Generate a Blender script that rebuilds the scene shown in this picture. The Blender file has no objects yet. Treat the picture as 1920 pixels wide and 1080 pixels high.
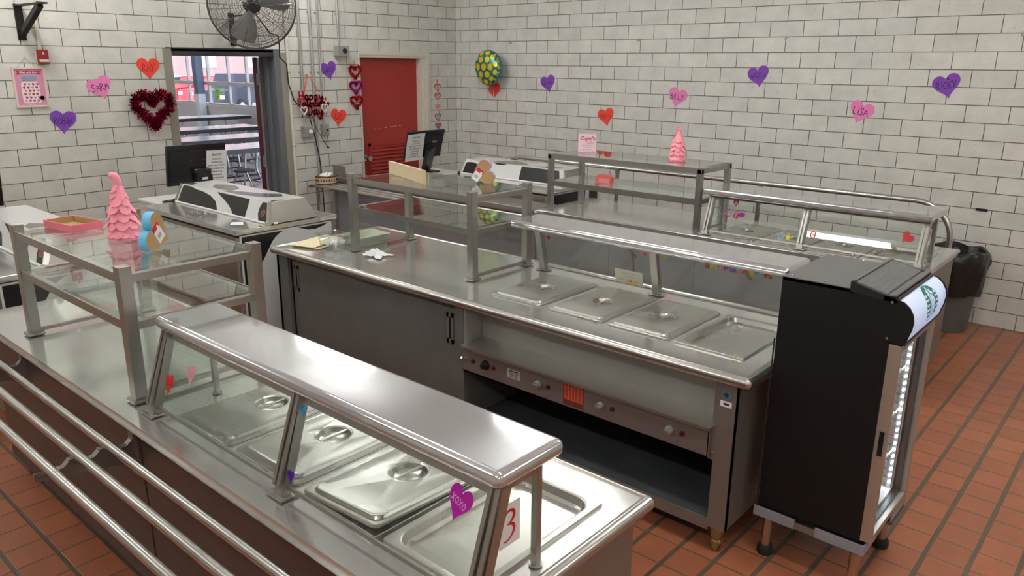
import bpy, bmesh, math, random
from mathutils import Vector, Matrix
random.seed(7)
S = bpy.context.scene
COL = S.collection
PI = math.pi
U = 0.1355            # height of one block course (5 1/3 inch)
BL = 2.2615 * U       # length of one block

# ------------------------------------------------------------------ helpers
class MB:
    """collects shapes into one mesh"""
    def __init__(s):
        s.v = []; s.f = []; s.m = []; s.uv = None
    def add(s, vs, fs, mi=0):
        o = len(s.v)
        s.v += [tuple(v) for v in vs]
        s.f += [tuple(i + o for i in f) for f in fs]
        s.m += [mi] * len(fs)
        return s
    def from_bm(s, bm, mi=0, M=None):
        bm.verts.index_update()
        vs = [(M @ v.co) if M else v.co.copy() for v in bm.verts]
        fs = [[v.index for v in f.verts] for f in bm.faces]
        bm.free()
        return s.add(vs, fs, mi)
    def box(s, a, b, mi=0, bev=0, seg=2, M=None):
        x0, x1 = sorted((a[0], b[0])); y0, y1 = sorted((a[1], b[1])); z0, z1 = sorted((a[2], b[2]))
        bm = bmesh.new()
        bmesh.ops.create_cube(bm, size=1)
        for v in bm.verts:
            v.co = Vector(((x0 + x1) / 2 + v.co.x * (x1 - x0), (y0 + y1) / 2 + v.co.y * (y1 - y0), (z0 + z1) / 2 + v.co.z * (z1 - z0)))
        if bev > 0:
            bev = min(bev, .49 * min(x1 - x0, y1 - y0, z1 - z0))
            bmesh.ops.bevel(bm, geom=bm.edges[:], offset=bev, segments=seg, affect='EDGES', profile=.5)
        return s.from_bm(bm, mi, M)
    def cyl(s, p, q, r0, r1=None, n=20, mi=0, caps=True):
        p = Vector(p); q = Vector(q); r1 = r0 if r1 is None else r1
        d = (q - p).normalized()
        a = Vector((0, 0, 1)) if abs(d.z) < .9 else Vector((1, 0, 0))
        u = d.cross(a).normalized(); w = d.cross(u)
        vs = []
        for c, r in ((p, r0), (q, r1)):
            for i in range(n):
                t = 2 * PI * i / n
                vs.append(c + u * (math.cos(t) * r) + w * (math.sin(t) * r))
        fs = [(i, (i + 1) % n, n + (i + 1) % n, n + i) for i in range(n)]
        if caps:
            fs += [tuple(reversed(range(n))), tuple(range(n, 2 * n))]
        return s.add(vs, fs, mi)
    def tube(s, pts, r, n=10, mi=0, closed=False):
        P = [Vector(p) for p in pts]; N = len(P)
        rs = r if isinstance(r, (list, tuple)) else [r] * N
        tang = []
        for i in range(N):
            if closed: t = P[(i + 1) % N] - P[i - 1]
            else: t = P[min(i + 1, N - 1)] - P[max(i - 1, 0)]
            tang.append(t.normalized())
        a = Vector((0, 0, 1)) if abs(tang[0].z) < .9 else Vector((1, 0, 0))
        u = tang[0].cross(a).normalized()
        vs = []
        for i in range(N):
            u = (u - tang[i] * u.dot(tang[i]))
            u = u.normalized() if u.length > 1e-6 else tang[i].orthogonal().normalized()
            w = tang[i].cross(u)
            for k in range(n):
                t = 2 * PI * k / n
                vs.append(P[i] + u * (math.cos(t) * rs[i]) + w * (math.sin(t) * rs[i]))
        fs = []
        for i in range(N if closed else N - 1):
            j = (i + 1) % N
            for k in range(n):
                fs.append((i * n + k, i * n + (k + 1) % n, j * n + (k + 1) % n, j * n + k))
        if not closed:
            fs += [tuple(reversed(range(n))), tuple(range((N - 1) * n, N * n))]
        return s.add(vs, fs, mi)
    def bar(s, p, q, w, h, up=(0, 0, 1), mi=0, bev=0):
        """rectangular bar from p to q, w across, h along 'up'"""
        p = Vector(p); q = Vector(q); d = (q - p); L = d.length; d.normalize()
        up = Vector(up); x = d.cross(up).normalized(); y = x.cross(d).normalized()
        M = Matrix((x, d, y)).transposed().to_4x4(); M.translation = (p + q) / 2
        return s.box((-w / 2, -L / 2, -h / 2), (w / 2, L / 2, h / 2), mi, bev, 2, M)
    def prism(s, pts, O, A, B, d0, d1, mi=0, mi_side=None):
        """polygon pts (a,b) in the frame O + a*A + b*B, extruded from d0 to d1 along A x B"""
        O = Vector(O); A = Vector(A); B = Vector(B); Nn = A.cross(B).normalized()
        n = len(pts)
        ar = sum(pts[i][0] * pts[(i + 1) % n][1] - pts[(i + 1) % n][0] * pts[i][1] for i in range(n))
        if ar < 0: pts = list(reversed(pts))
        vs = [O + A * a + B * b + Nn * d0 for a, b in pts] + [O + A * a + B * b + Nn * d1 for a, b in pts]
        lo, hi = tuple(reversed(range(n))), tuple(range(n, 2 * n))
        if d1 < d0: lo, hi = tuple(reversed(lo)), tuple(reversed(hi))
        side = [(i, (i + 1) % n, n + (i + 1) % n, n + i) for i in range(n)]
        if d1 < d0: side = [tuple(reversed(f)) for f in side]
        s.add(vs, [lo, hi], mi)
        o = len(s.v) - 2 * n
        s.f += [tuple(i + o for i in f) for f in side]
        s.m += [mi if mi_side is None else mi_side] * n
        return s
    def lathe(s, prof, c=(0, 0, 0), n=32, mi=0, M=None, jitter=0):
        c = Vector(c); vs = []; fs = []
        for r, z in prof:
            for k in range(n):
                t = 2 * PI * k / n
                rr = r * (1 + (random.uniform(-jitter, jitter) if jitter else 0))
                p = Vector((rr * math.cos(t), rr * math.sin(t), z))
                vs.append((M @ p if M else p) + c)
        for i in range(len(prof) - 1):
            for k in range(n):
                fs.append((i * n + k, i * n + (k + 1) % n, (i + 1) * n + (k + 1) % n, (i + 1) * n + k))
        if prof[0][0] > 1e-6: fs.append(tuple(reversed(range(n))))
        if prof[-1][0] > 1e-6: fs.append(tuple(range((len(prof) - 1) * n, len(prof) * n)))
        return s.add(vs, fs, mi)
    def ball(s, c, r, mi=0, n=16, m=10, sc=(1, 1, 1)):
        prof = [(max(1e-7, math.sin(PI * i / m)) * 1.0, -math.cos(PI * i / m)) for i in range(m + 1)]
        M = Matrix.Diagonal((r * sc[0], r * sc[1], r * sc[2])).to_4x4()
        return s.lathe(prof, c, n, mi, M)
    def quad(s, a, b, c, d, mi=0):
        return s.add([a, b, c, d], [(0, 1, 2, 3)], mi)
    def loops(s, loops, mi=0, cap_first=False, cap_last=True, flip=False):
        n = len(loops[0]); vs = [p for L in loops for p in L]; fs = []
        for i in range(len(loops) - 1):
            for k in range(n):
                fs.append((i * n + k, i * n + (k + 1) % n, (i + 1) * n + (k + 1) % n, (i + 1) * n + k))
        if cap_first: fs.append(tuple(reversed(range(n))))
        if cap_last: fs.append(tuple(range((len(loops) - 1) * n, len(loops) * n)))
        if flip: fs = [tuple(reversed(f)) for f in fs]
        return s.add(vs, fs, mi)


def build(name, mb, mats, parent=None, smooth=35, local=False):
    me = bpy.data.meshes.new(name)
    vs = mb.v
    if parent is not None and not local:
        inv = WM[parent.name].inverted()
        vs = [tuple(inv @ Vector(v)) for v in vs]
    me.from_pydata(vs, [], mb.f)
    if not isinstance(mats, (list, tuple)): mats = [mats]
    for m in mats: me.materials.append(m)
    me.polygons.foreach_set('material_index', mb.m)
    if smooth:
        me.polygons.foreach_set('use_smooth', [True] * len(me.polygons))
        me.set_sharp_from_angle(angle=math.radians(smooth))
    me.update()
    o = bpy.data.objects.new(name, me)
    if smooth:
        wn_ = o.modifiers.new('flat_faces', 'WEIGHTED_NORMAL'); wn_.keep_sharp = True; wn_.weight = 80
    COL.objects.link(o)
    if parent is not None:
        o.parent = parent
        WM[o.name] = WM[parent.name].copy()
    else:
        WM[o.name] = Matrix.Identity(4)
    return o

WM = {}
def thing(name, label, cat, loc=(0, 0, 0), rz=0, group=None):
    o = bpy.data.objects.new(name, None)
    o.empty_display_size = .1
    COL.objects.link(o)
    o.location = loc; o.rotation_euler = (0, 0, rz)
    M = Matrix.Rotation(rz, 4, 'Z'); M.translation = Vector(loc)
    WM[o.name] = M
    o['label'] = label; o['category'] = cat
    if group: o['group'] = group
    return o
def tag(o, label, cat, group=None):
    o['label'] = label; o['category'] = cat
    if group: o['group'] = group
    return o
def solo(name, mb, mats, label, cat, loc, group=None, smooth=35):
    """a thing that is one mesh; its origin sits at loc"""
    L = Vector(loc)
    mb.v = [tuple(Vector(v) - L) for v in mb.v]
    o = build(name, mb, mats, None, smooth)
    o.location = L
    M = Matrix.Identity(4); M.translation = L; WM[o.name] = M
    return tag(o, label, cat, group)
def struct(name, mb, mats, parent=None, smooth=35):
    o = build(name, mb, mats, parent, smooth)
    if parent is None: o['kind'] = 'structure'
    return o
def copy_tree(o, loc, label=None, rz=None, parent=None):
    kids = [c for c in bpy.data.objects if c.parent == o]
    c = o.copy(); COL.objects.link(c)
    if parent is None:
        c.location = loc
        if rz is not None: c.rotation_euler = (0, 0, rz)
        if label: c['label'] = label
        M = Matrix.Rotation(c.rotation_euler[2], 4, 'Z'); M.translation = Vector(loc); WM[c.name] = M
    else:
        c.parent = parent; WM[c.name] = WM[parent.name].copy()
    for k in kids: copy_tree(k, None, parent=c)
    return c

# ------------------------------------------------------------------ writing
_txt = {}
def text_geo(body, size, shear=0, align='CENTER', extrude=0.0, bold=0.0, spacing=1.0, line=1.0):
    key = (body, size, shear, align, extrude, bold, spacing, line)
    if key in _txt: return _txt[key]
    cu = bpy.data.curves.new('lettering', 'FONT')
    cu.body = body; cu.size = size; cu.shear = shear; cu.align_x = align; cu.align_y = 'CENTER'
    cu.extrude = extrude; cu.offset = bold; cu.space_character = spacing; cu.space_line = line
    cu.resolution_u = 3
    ob = bpy.data.objects.new('lettering', cu)
    COL.objects.link(ob)
    dg = bpy.context.evaluated_depsgraph_get(); dg.update()
    me = ob.evaluated_get(dg).to_mesh()
    r = ([tuple(v.co) for v in me.vertices], [tuple(p.vertices) for p in me.polygons])
    ob.evaluated_get(dg).to_mesh_clear()
    bpy.data.objects.remove(ob); bpy.data.curves.remove(cu)
    _txt[key] = r
    return r
def put_text(mb, body, size, O, A, B, off, mi, rot=0, mirror=False, **k):
    vs, fs = text_geo(body, size, **k)
    O = Vector(O); A = Vector(A); B = Vector(B); Nn = A.cross(B).normalized()
    ca, sa = math.cos(rot), math.sin(rot)
    out = []
    for x, y, z in vs:
        if mirror: x = -x
        x, y = x * ca - y * sa, x * sa + y * ca
        out.append(O + A * x + B * y + Nn * (off + z))
    mb.add(out, fs, mi)
# single-stroke hand lettering (unit box, width about .6)
ST = {
 'A': [[(0, 0), (.3, 1), (.6, 0)], [(.12, .38), (.5, .36)]],
 'B': [[(0, 0), (0, 1), (.35, .95), (.42, .75), (.3, .55), (.02, .52), (.4, .45), (.5, .25), (.35, .02), (0, 0)]],
 'C': [[(.5, .85), (.3, 1), (.08, .75), (.05, .3), (.25, 0), (.5, .12)]],
 'D': [[(.05, 0), (.05, 1), (.3, .97), (.55, .6), (.45, .15), (.2, 0), (-.05, .08)]],
 'E': [[(.5, 1), (0, .97), (0, 0), (.5, .03)], [(0, .5), (.4, .52)]],
 'G': [[(.5, .85), (.3, 1), (.08, .75), (.05, .3), (.25, 0), (.5, .15), (.5, .45), (.3, .45)]],
 'H': [[(0, 0), (0, 1)], [(.5, 0), (.5, 1)], [(0, .5), (.5, .5)]],
 'I': [[(.15, 0), (.15, .75)], [(.15, .92), (.17, 1)]],
 'K': [[(0, 0), (0, 1)], [(.5, 1), (.02, .45), (.55, 0)]],
 'L': [[(.05, 1), (0, 0), (.5, .03)]],
 'M': [[(0, 0), (.1, 1), (.3, .4), (.5, 1), (.6, 0)]],
 'N': [[(0, 0), (.03, 1), (.45, 0), (.5, 1)]],
 'O': [[(.3, 1), (.08, .8), (.02, .4), (.2, .02), (.42, .15), (.5, .6), (.3, 1)]],
 'R': [[(0, 0), (.03, 1), (.4, .92), (.42, .65), (.05, .5), (.55, 0)]],
 'S': [[(.5, .85), (.3, 1), (.08, .8), (.15, .58), (.42, .42), (.45, .15), (.25, 0), (0, .12)]],
 'T': [[(0, 1), (.55, .98)], [(.28, 1), (.25, 0)]],
 'V': [[(0, 1), (.25, 0), (.5, 1)]],
 'X': [[(0, 1), (.5, 0)], [(.5, 1), (0, 0)]],
 'Y': [[(0, 1), (.25, .5)], [(.52, 1), (.15, 0)]],
 'U': [[(0, 1), (.02, .25), (.22, 0), (.45, .2), (.5, 1)]],
 'Z': [[(0, 1), (.5, 1), (0, 0), (.5, 0)]],
 'a': [[(.45, .5), (.2, .55), (.02, .3), (.12, .02), (.35, .1), (.45, .5), (.45, .1), (.6, .05)]],
 'p': [[(.05, .5), (.05, -.45)], [(.05, .4), (.25, .55), (.45, .35), (.35, .05), (.05, .08)]],
 'y': [[(0, .55), (.1, .1), (.3, .08), (.45, .5), (.4, -.3), (.15, -.45), (.05, -.25), (.6, .1)]],
 'l': [[(0, .05), (.25, .75), (.2, 1), (.08, .9), (.12, .1), (.35, .05)]],
 'e': [[(.02, .25), (.35, .35), (.28, .55), (.05, .4), (.1, .05), (.45, .1)]],
 'n': [[(.02, 0), (.05, .5), (.1, .35), (.3, .55), (.38, .1), (.5, .05)]],
 't': [[(.2, 1), (.12, .15), (.25, 0), (.4, .1)], [(0, .62), (.38, .65)]],
 'i': [[(.1, .55), (.1, .08), (.28, .05)], [(.1, .8), (.13, .86)]],
 's': [[(0, .05), (.3, .55), (.35, .15), (.1, .02), (.05, .1)]],
 'u': [[(0, .5), (.05, .1), (.25, .05), (.4, .5), (.4, .1), (.55, .05)]],
 'd': [[(.4, .5), (.15, .5), (.03, .2), (.18, 0), (.4, .15), (.5, 1), (.42, .1), (.6, .05)]],
 'o': [[(.25, .55), (.03, .3), (.15, .02), (.4, .15), (.38, .45), (.25, .55), (.55, .45)]],
 'v': [[(0, .5), (.2, 0), (.4, .5), (.55, .45)]],
 'f': [[(.5, .9), (.35, 1), (.25, .8), (.2, -.3)], [(.05, .5), (.45, .55)]],
 'w': [[(0, .5), (.1, .02), (.28, .4), (.4, .02), (.55, .5)]],
 'h': [[(.05, 1), (.03, 0), (.1, .4), (.3, .52), (.38, .05), (.5, .05)]],
 'r': [[(.05, .5), (.06, 0), (.1, .35), (.35, .52)]],
 "'": [[(.1, 1), (.05, .8)]],
}
WIDTH = {'I': .35, 'i': .3, 'l': .35, "'": .2, ' ': .35, 'M': .75, 's': .42, 't': .42, 'e': .46, 'r': .4, 'n': .52}
def stroke_text(mb, s, h, O, A, B, off, mi, w=.1, rot=0, wobble=0, aspect=1.0, bold=None):
    """hand lettering as flat ribbons; h = cap height, w = pen width (fraction of h)"""
    O = Vector(O); A = Vector(A); B = Vector(B); Nn = A.cross(B).normalized()
    tot = sum(WIDTH.get(c, .66) for c in s) * h * aspect
    x = -tot / 2; ca, sa = math.cos(rot), math.sin(rot)
    for c in s:
        dy = random.uniform(-wobble, wobble) * h
        for pl in ST.get(c, []):
            P = [Vector((x + a * h * aspect, (b - .5) * h + dy)) for a, b in pl]
            if len(P) > 2:     # smooth once
                Q = [P[0]]
                for i in range(len(P) - 1):
                    Q += [P[i].lerp(P[i + 1], .3), P[i].lerp(P[i + 1], .7)]
                P = Q + [P[-1]]
            for i in range(len(P) - 1):
                d = (P[i + 1] - P[i]);
                if d.length < 1e-6: continue
                d.normalize(); n = Vector((-d.y, d.x)) * (w * h / 2); e = d * (w * h * .35)
                q = [P[i] - n - e, P[i + 1] - n + e, P[i + 1] + n + e, P[i] + n - e]
                q = [Vector((t.x * ca - t.y * sa, t.x * sa + t.y * ca)) for t in q]
                dz = off + .00004 * (i % 7)
                if bold:
                    mb.prism([(t.x, t.y) for t in q], O, A, B, off, off + bold, mi)
                else:
                    mb.add([O + A * t.x + B * t.y + Nn * dz for t in q], [(0, 1, 2, 3)], mi)
        x += WIDTH.get(c, .66) * h * aspect

def heart2d(w, h=None, n=40, rot=0, inset=0):
    h = h or w * .93
    P = []
    for i in range(n):
        t = 2 * PI * i / n
        x = 16 * math.sin(t) ** 3 / 32
        y = (13 * math.cos(t) - 5 * math.cos(2 * t) - 2 * math.cos(3 * t) - math.cos(4 * t) + 2.5) / 29
        x *= (w - 2 * inset); y *= (h - 2 * inset)
        P.append((x * math.cos(rot) - y * math.sin(rot), x * math.sin(rot) + y * math.cos(rot)))
    return P

# ------------------------------------------------------------------ materials
def nmat(name):
    m = bpy.data.materials.new(name); m.use_nodes = True
    nt = m.node_tree; b = nt.nodes['Principled BSDF']
    return m, nt, b
def simple(name, col, rough=.5, metal=0, spec=.5, emit=None, es=0, noise=0, nscale=40, bump=0, coat=0):
    m, nt, b = nmat(name)
    b.inputs['Base Color'].default_value = (*col, 1)
    b.inputs['Roughness'].default_value = rough
    b.inputs['Metallic'].default_value = metal
    b.inputs['Specular IOR Level'].default_value = spec
    if coat: b.inputs['Coat Weight'].default_value = coat
    if emit:
        b.inputs['Emission Color'].default_value = (*emit, 1); b.inputs['Emission Strength'].default_value = es
    if noise or bump:
        tc = nt.nodes.new('ShaderNodeTexCoord'); nz = nt.nodes.new('ShaderNodeTexNoise')
        nz.inputs['Scale'].default_value = nscale; nz.inputs['Detail'].default_value = 4
        nt.links.new(tc.outputs['Object'], nz.inputs['Vector'])
        if noise:
            mx = nt.nodes.new('ShaderNodeMixRGB'); mx.blend_type = 'MIX'
            mx.inputs[1].default_value = (*[c * (1 - noise) for c in col], 1)
            mx.inputs[2].default_value = (*[min(1, c * (1 + noise)) for c in col], 1)
            nt.links.new(nz.outputs['Fac'], mx.inputs[0]); nt.links.new(mx.outputs[0], b.inputs['Base Color'])
        if bump:
            bp = nt.nodes.new('ShaderNodeBump'); bp.inputs['Strength'].default_value = bump; bp.inputs['Distance'].default_value = .002
            nt.links.new(nz.outputs['Fac'], bp.inputs['Height']); nt.links.new(bp.outputs['Normal'], b.inputs['Normal'])
    return m
def steel(name, col=(.6, .585, .545), rough=.26, var=.03, brush=None, bump=0, blotch=.05, metal=.92):
    """stainless: slight drifting of tone and polish"""
    m, nt, b = nmat(name)
    b.inputs['Metallic'].default_value = metal
    tc = nt.nodes.new('ShaderNodeTexCoord')
    n2 = nt.nodes.new('ShaderNodeTexNoise'); n2.inputs['Scale'].default_value = 3; n2.inputs['Detail'].default_value = 3
    nt.links.new(tc.outputs['Object'], n2.inputs['Vector'])
    mr = nt.nodes.new('ShaderNodeMapRange'); mr.inputs[1].default_value = .3; mr.inputs[2].default_value = .7
    mr.inputs[3].default_value = max(.02, rough - var); mr.inputs[4].default_value = rough + var
    nt.links.new(n2.outputs['Fac'], mr.inputs[0]); nt.links.new(mr.outputs[0], b.inputs['Roughness'])
    mx = nt.nodes.new('ShaderNodeMixRGB')
    mx.inputs[1].default_value = (*[c * (1 - blotch) for c in col], 1); mx.inputs[2].default_value = (*[min(1, c * (1 + blotch)) for c in col], 1)
    nt.links.new(n2.outputs['Fac'], mx.inputs[0]); nt.links.new(mx.outputs[0], b.inputs['Base Color'])
    if bump:
        bp = nt.nodes.new('ShaderNodeBump'); bp.inputs['Strength'].default_value = bump; bp.inputs['Distance'].default_value = .004
        nt.links.new(n2.outputs['Fac'], bp.inputs['Height']); nt.links.new(bp.outputs['Normal'], b.inputs['Normal'])
    return m
def glass(name, tint=(.95, .98, .965), refl=1.0, base=.04):
    """clear thin pane: see-through, mirroring more at grazing angles (Schlick)"""
    m = bpy.data.materials.new(name); m.use_nodes = True; nt = m.node_tree; nt.nodes.clear()
    out = nt.nodes.new('ShaderNodeOutputMaterial'); mx = nt.nodes.new('ShaderNodeMixShader')
    tr = nt.nodes.new('ShaderNodeBsdfTransparent'); tr.inputs[0].default_value = (*tint, 1)
    gl = nt.nodes.new('ShaderNodeBsdfGlossy'); gl.inputs['Roughness'].default_value = .008
    gl.inputs[0].default_value = (.95, .97, .96, 1)
    lw = nt.nodes.new('ShaderNodeLayerWeight'); lw.inputs[0].default_value = .5
    pw = nt.nodes.new('ShaderNodeMath'); pw.operation = 'POWER'; pw.inputs[1].default_value = 5
    mu = nt.nodes.new('ShaderNodeMath'); mu.operation = 'MULTIPLY_ADD'; mu.inputs[1].default_value = .96 * refl; mu.inputs[2].default_value = base
    mu.use_clamp = True
    nt.links.new(lw.outputs['Facing'], pw.inputs[0]); nt.links.new(pw.outputs[0], mu.inputs[0]); nt.links.new(mu.outputs[0], mx.inputs[0])
    nt.links.new(tr.outputs[0], mx.inputs[1]); nt.links.new(gl.outputs[0], mx.inputs[2])
    nt.links.new(mx.outputs[0], out.inputs[0])
    return m
def blocks(name, face=(.60, .575, .52), mortar=(.17, .15, .115), bw=BL / U, rh=1.0, msize=.028, speck=True, offset=.5, rough=.38, tint=.05):
    """coursed units laid out in the UV map (one unit of v = one course)"""
    m, nt, b = nmat(name)
    uv = nt.nodes.new('ShaderNodeUVMap'); uv.uv_map = 'UVMap'
    br = nt.nodes.new('ShaderNodeTexBrick')
    br.offset = offset; br.offset_frequency = 2; br.squash = 1
    br.inputs['Scale'].default_value = 1; br.inputs['Mortar Size'].default_value = msize
    br.inputs['Mortar Smooth'].default_value = .15; br.inputs['Bias'].default_value = 0
    br.inputs['Brick Width'].default_value = bw; br.inputs['Row Height'].default_value = rh
    br.inputs['Color1'].default_value = (*[c * (1 - tint) for c in face], 1)
    br.inputs['Color2'].default_value = (*[c * (1 + tint) for c in face], 1)
    br.inputs['Mortar'].default_value = (*mortar, 1)
    nt.links.new(uv.outputs[0], br.inputs['Vector'])
    col = br.outputs['Color']
    nz = nt.nodes.new('ShaderNodeTexNoise'); nz.inputs['Scale'].default_value = 9.0; nz.inputs['Detail'].default_value = 2
    nt.links.new(uv.outputs[0], nz.inputs['Vector'])
    if speck:
        rp = nt.nodes.new('ShaderNodeMapRange'); rp.inputs[1].default_value = .27; rp.inputs[2].default_value = .34
        rp.inputs[3].default_value = .62; rp.inputs[4].default_value = 1.0
        nt.links.new(nz.outputs['Fac'], rp.inputs[0])
        m1 = nt.nodes.new('ShaderNodeMixRGB'); m1.blend_type = 'MULTIPLY'; m1.inputs[0].default_value = 1
        nt.links.new(col, m1.inputs[1]); nt.links.new(rp.outputs[0], m1.inputs[2]); col = m1.outputs[0]
    n2 = nt.nodes.new('ShaderNodeTexNoise'); n2.inputs['Scale'].default_value = .8; n2.inputs['Detail'].default_value = 5
    nt.links.new(uv.outputs[0], n2.inputs['Vector'])
    r2 = nt.nodes.new('ShaderNodeMapRange'); r2.inputs[1].default_value = .3; r2.inputs[2].default_value = .7
    r2.inputs[3].default_value = .9; r2.inputs[4].default_value = 1.06
    nt.links.new(n2.outputs['Fac'], r2.inputs[0])
    m2 = nt.nodes.new('ShaderNodeMixRGB'); m2.blend_type = 'MULTIPLY'; m2.inputs[0].default_value = 1
    nt.links.new(col, m2.inputs[1]); nt.links.new(r2.outputs[0], m2.inputs[2])
    nt.links.new(m2.outputs[0], b.inputs['Base Color'])
    b.inputs['Roughness'].default_value = rough
    bp = nt.nodes.new('ShaderNodeBump'); bp.invert = True; bp.inputs['Strength'].default_value = .6; bp.inputs['Distance'].default_value = .006
    nt.links.new(br.outputs['Fac'], bp.inputs['Height']); nt.links.new(bp.outputs['Normal'], b.inputs['Normal'])
    return m, br

M = {}
M['blockB'], _ = blocks('block_wall', (.64, .635, .59), (.10, .092, .068), msize=.024)
M['steel'] = steel('brushed_stainless', rough=.3)
M['top'] = steel('worktop_stainless', (.67, .67, .65), rough=.15, var=.03, bump=.08, metal=.78)
M['rim'] = steel('rolled_rim_stainless', (.50, .485, .455), rough=.24)
M['guardtop'] = steel('canopy_stainless', (.62, .625, .64), rough=.09, var=.02, bump=.04, metal=.82)
M['post'] = steel('post_stainless', (.38, .375, .345), rough=.33)
M['lid'] = steel('pan_stainless', (.55, .545, .51), rough=.29, var=.04, bump=.06, metal=.82)
M['tube'] = steel('tube_stainless', (.53, .525, .50), rough=.25)
M['panel'] = simple('front_panel_brown', (.105, .078, .068), .42, .45, .5, noise=.08, nscale=2)
M['door'] = simple('cabinet_door_grey', (.145, .147, .14), .42, .3, .5, noise=.15, nscale=5)
M['ctrl'] = simple('control_panel_steel', (.25, .225, .205), .42, .6, .5, noise=.05, nscale=3)
M['apron'] = simple('apron_steel', (.42, .415, .385), .42, .6, .5, noise=.07, nscale=3)
M['ledge'] = steel('ledge_steel', (.50, .49, .45), rough=.34)
M['darkshelf'] = simple('dark_shelf_metal', (.055, .062, .066), .5, 0, .4, noise=.4, nscale=8)
M['greypanel'] = simple('grey_front_panel', (.25, .255, .27), .32, .35, .5, noise=.06, nscale=3)
M['brass'] = simple('worn_brass_foot', (.38, .31, .16), .35, 1, noise=.3, nscale=60)
M['black'] = simple('black_plastic', (.012, .012, .013), .35)
M['blackmatte'] = simple('black_coated_metal', (.006, .006, .006), .5, 0, .3)
M['rubber'] = simple('black_rubber', (.012, .012, .013), .7)
M['white'] = simple('white_plastic', (.78, .78, .75), .35)
M['whitepaint'] = simple('cream_paint', (.66, .62, .54), .4)
M['paper'] = simple('white_paper', (.80, .80, .80), .8)
M['ink'] = simple('black_ink', (.02, .02, .025), .7)
M['glass'] = glass('shelf_glass', refl=1.0)
M['pane'] = glass('guard_glass', refl=.8)
M['doorglass'] = glass('cooler_door_glass', (.97, .98, .99), .22, .02)
M['bars'] = steel('tray_bar_steel', (.72, .71, .68), rough=.34)
M['winglass'] = glass('window_glass', (.97, .98, 1), refl=.5)
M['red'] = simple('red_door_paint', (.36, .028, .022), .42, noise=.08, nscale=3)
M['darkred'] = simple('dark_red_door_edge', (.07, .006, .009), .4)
M['framegrey'] = simple('grey_frame_paint', (.13, .14, .15), .4, noise=.12, nscale=4)
M['darkframe'] = simple('charcoal_frame_paint', (.035, .036, .04), .4)
M['beige'] = simple('khaki_frame_paint', (.27, .255, .215), .45)
M['conduit'] = simple('grey_conduit', (.42, .42, .40), .38, .6)
M['boxgrey'] = simple('grey_electrical_box', (.36, .37, .35), .4, .5)
M['pinkfelt'] = simple('pink_felt', (1.0, .36, .45), .9)
M['pinkbox'] = simple('pink_card', (.78, .17, .24), .6)
M['kraft'] = simple('kraft_card', (.42, .26, .12), .8)
M['blue'] = simple('light_blue_card', (.16, .55, .85), .55)
M['lilac'] = simple('lilac_card', (.50, .36, .58), .6)
M['redglit'] = simple('red_tinsel', (.62, .015, .03), .25, .6)
M['magglit'] = simple('magenta_tinsel', (.6, .02, .35), .25, .6)
M['wine'] = simple('wine_tinsel', (.28, .006, .035), .22, .7)
M['pinktin'] = simple('pink_tinsel', (.75, .08, .35), .2, .7)
def foam(n, c): return simple(n, c, .75)
M['hred'] = foam('red_foam', (.80, .06, .035)); M['hpurple'] = foam('purple_foam', (.20, .055, .42)); M['hpink'] = foam('pink_foam', (.80, .22, .50))
M['marker'] = simple('marker_ink', (.02, .01, .04), .6)
M['redink'] = simple('dark_red_pen', (.28, .01, .02), .6)
def gel(n, c):
    m, nt, b = nmat(n)
    b.inputs['Base Color'].default_value = (*c, 1); b.inputs['Roughness'].default_value = .18
    b.inputs['Transmission Weight'].default_value = .25; b.inputs['IOR'].default_value = 1.4
    return m
M['gred'] = gel('red_gel', (.75, .02, .02)); M['gpink'] = gel('pink_gel', (.85, .45, .5)); M['gmag'] = gel('magenta_gel', (.55, .01, .45))
M['gblue'] = gel('blue_gel', (.05, .35, .75)); M['gpur'] = gel('violet_gel', (.13, .02, .5)); M['gyel'] = gel('yellow_gel', (.75, .65, .03))
M['glav'] = gel('lavender_gel', (.45, .42, .75)); M['gorg'] = gel('orange_gel', (.8, .15, .04)); M['glb'] = gel('pale_blue_gel', (.3, .6, .75)); M['glil'] = gel('lilac_gel', (.7, .4, .75))
M['tubelight'] = simple('fluorescent_tube', (1, 1, 1), .5, emit=(1, 1, .96), es=39)
M['housing'] = simple('white_fixture', (.75, .75, .73), .4)
M['ceiling'] = simple('ceiling_paint', (.80, .80, .80), .8)
M['floorB'], _ = blocks('quarry_tile_thick_cross', (.36, .105, .042), (.075, .06, .045), bw=1.0, rh=1.0, msize=.032, speck=False, offset=0, rough=.42, tint=.10)

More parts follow.
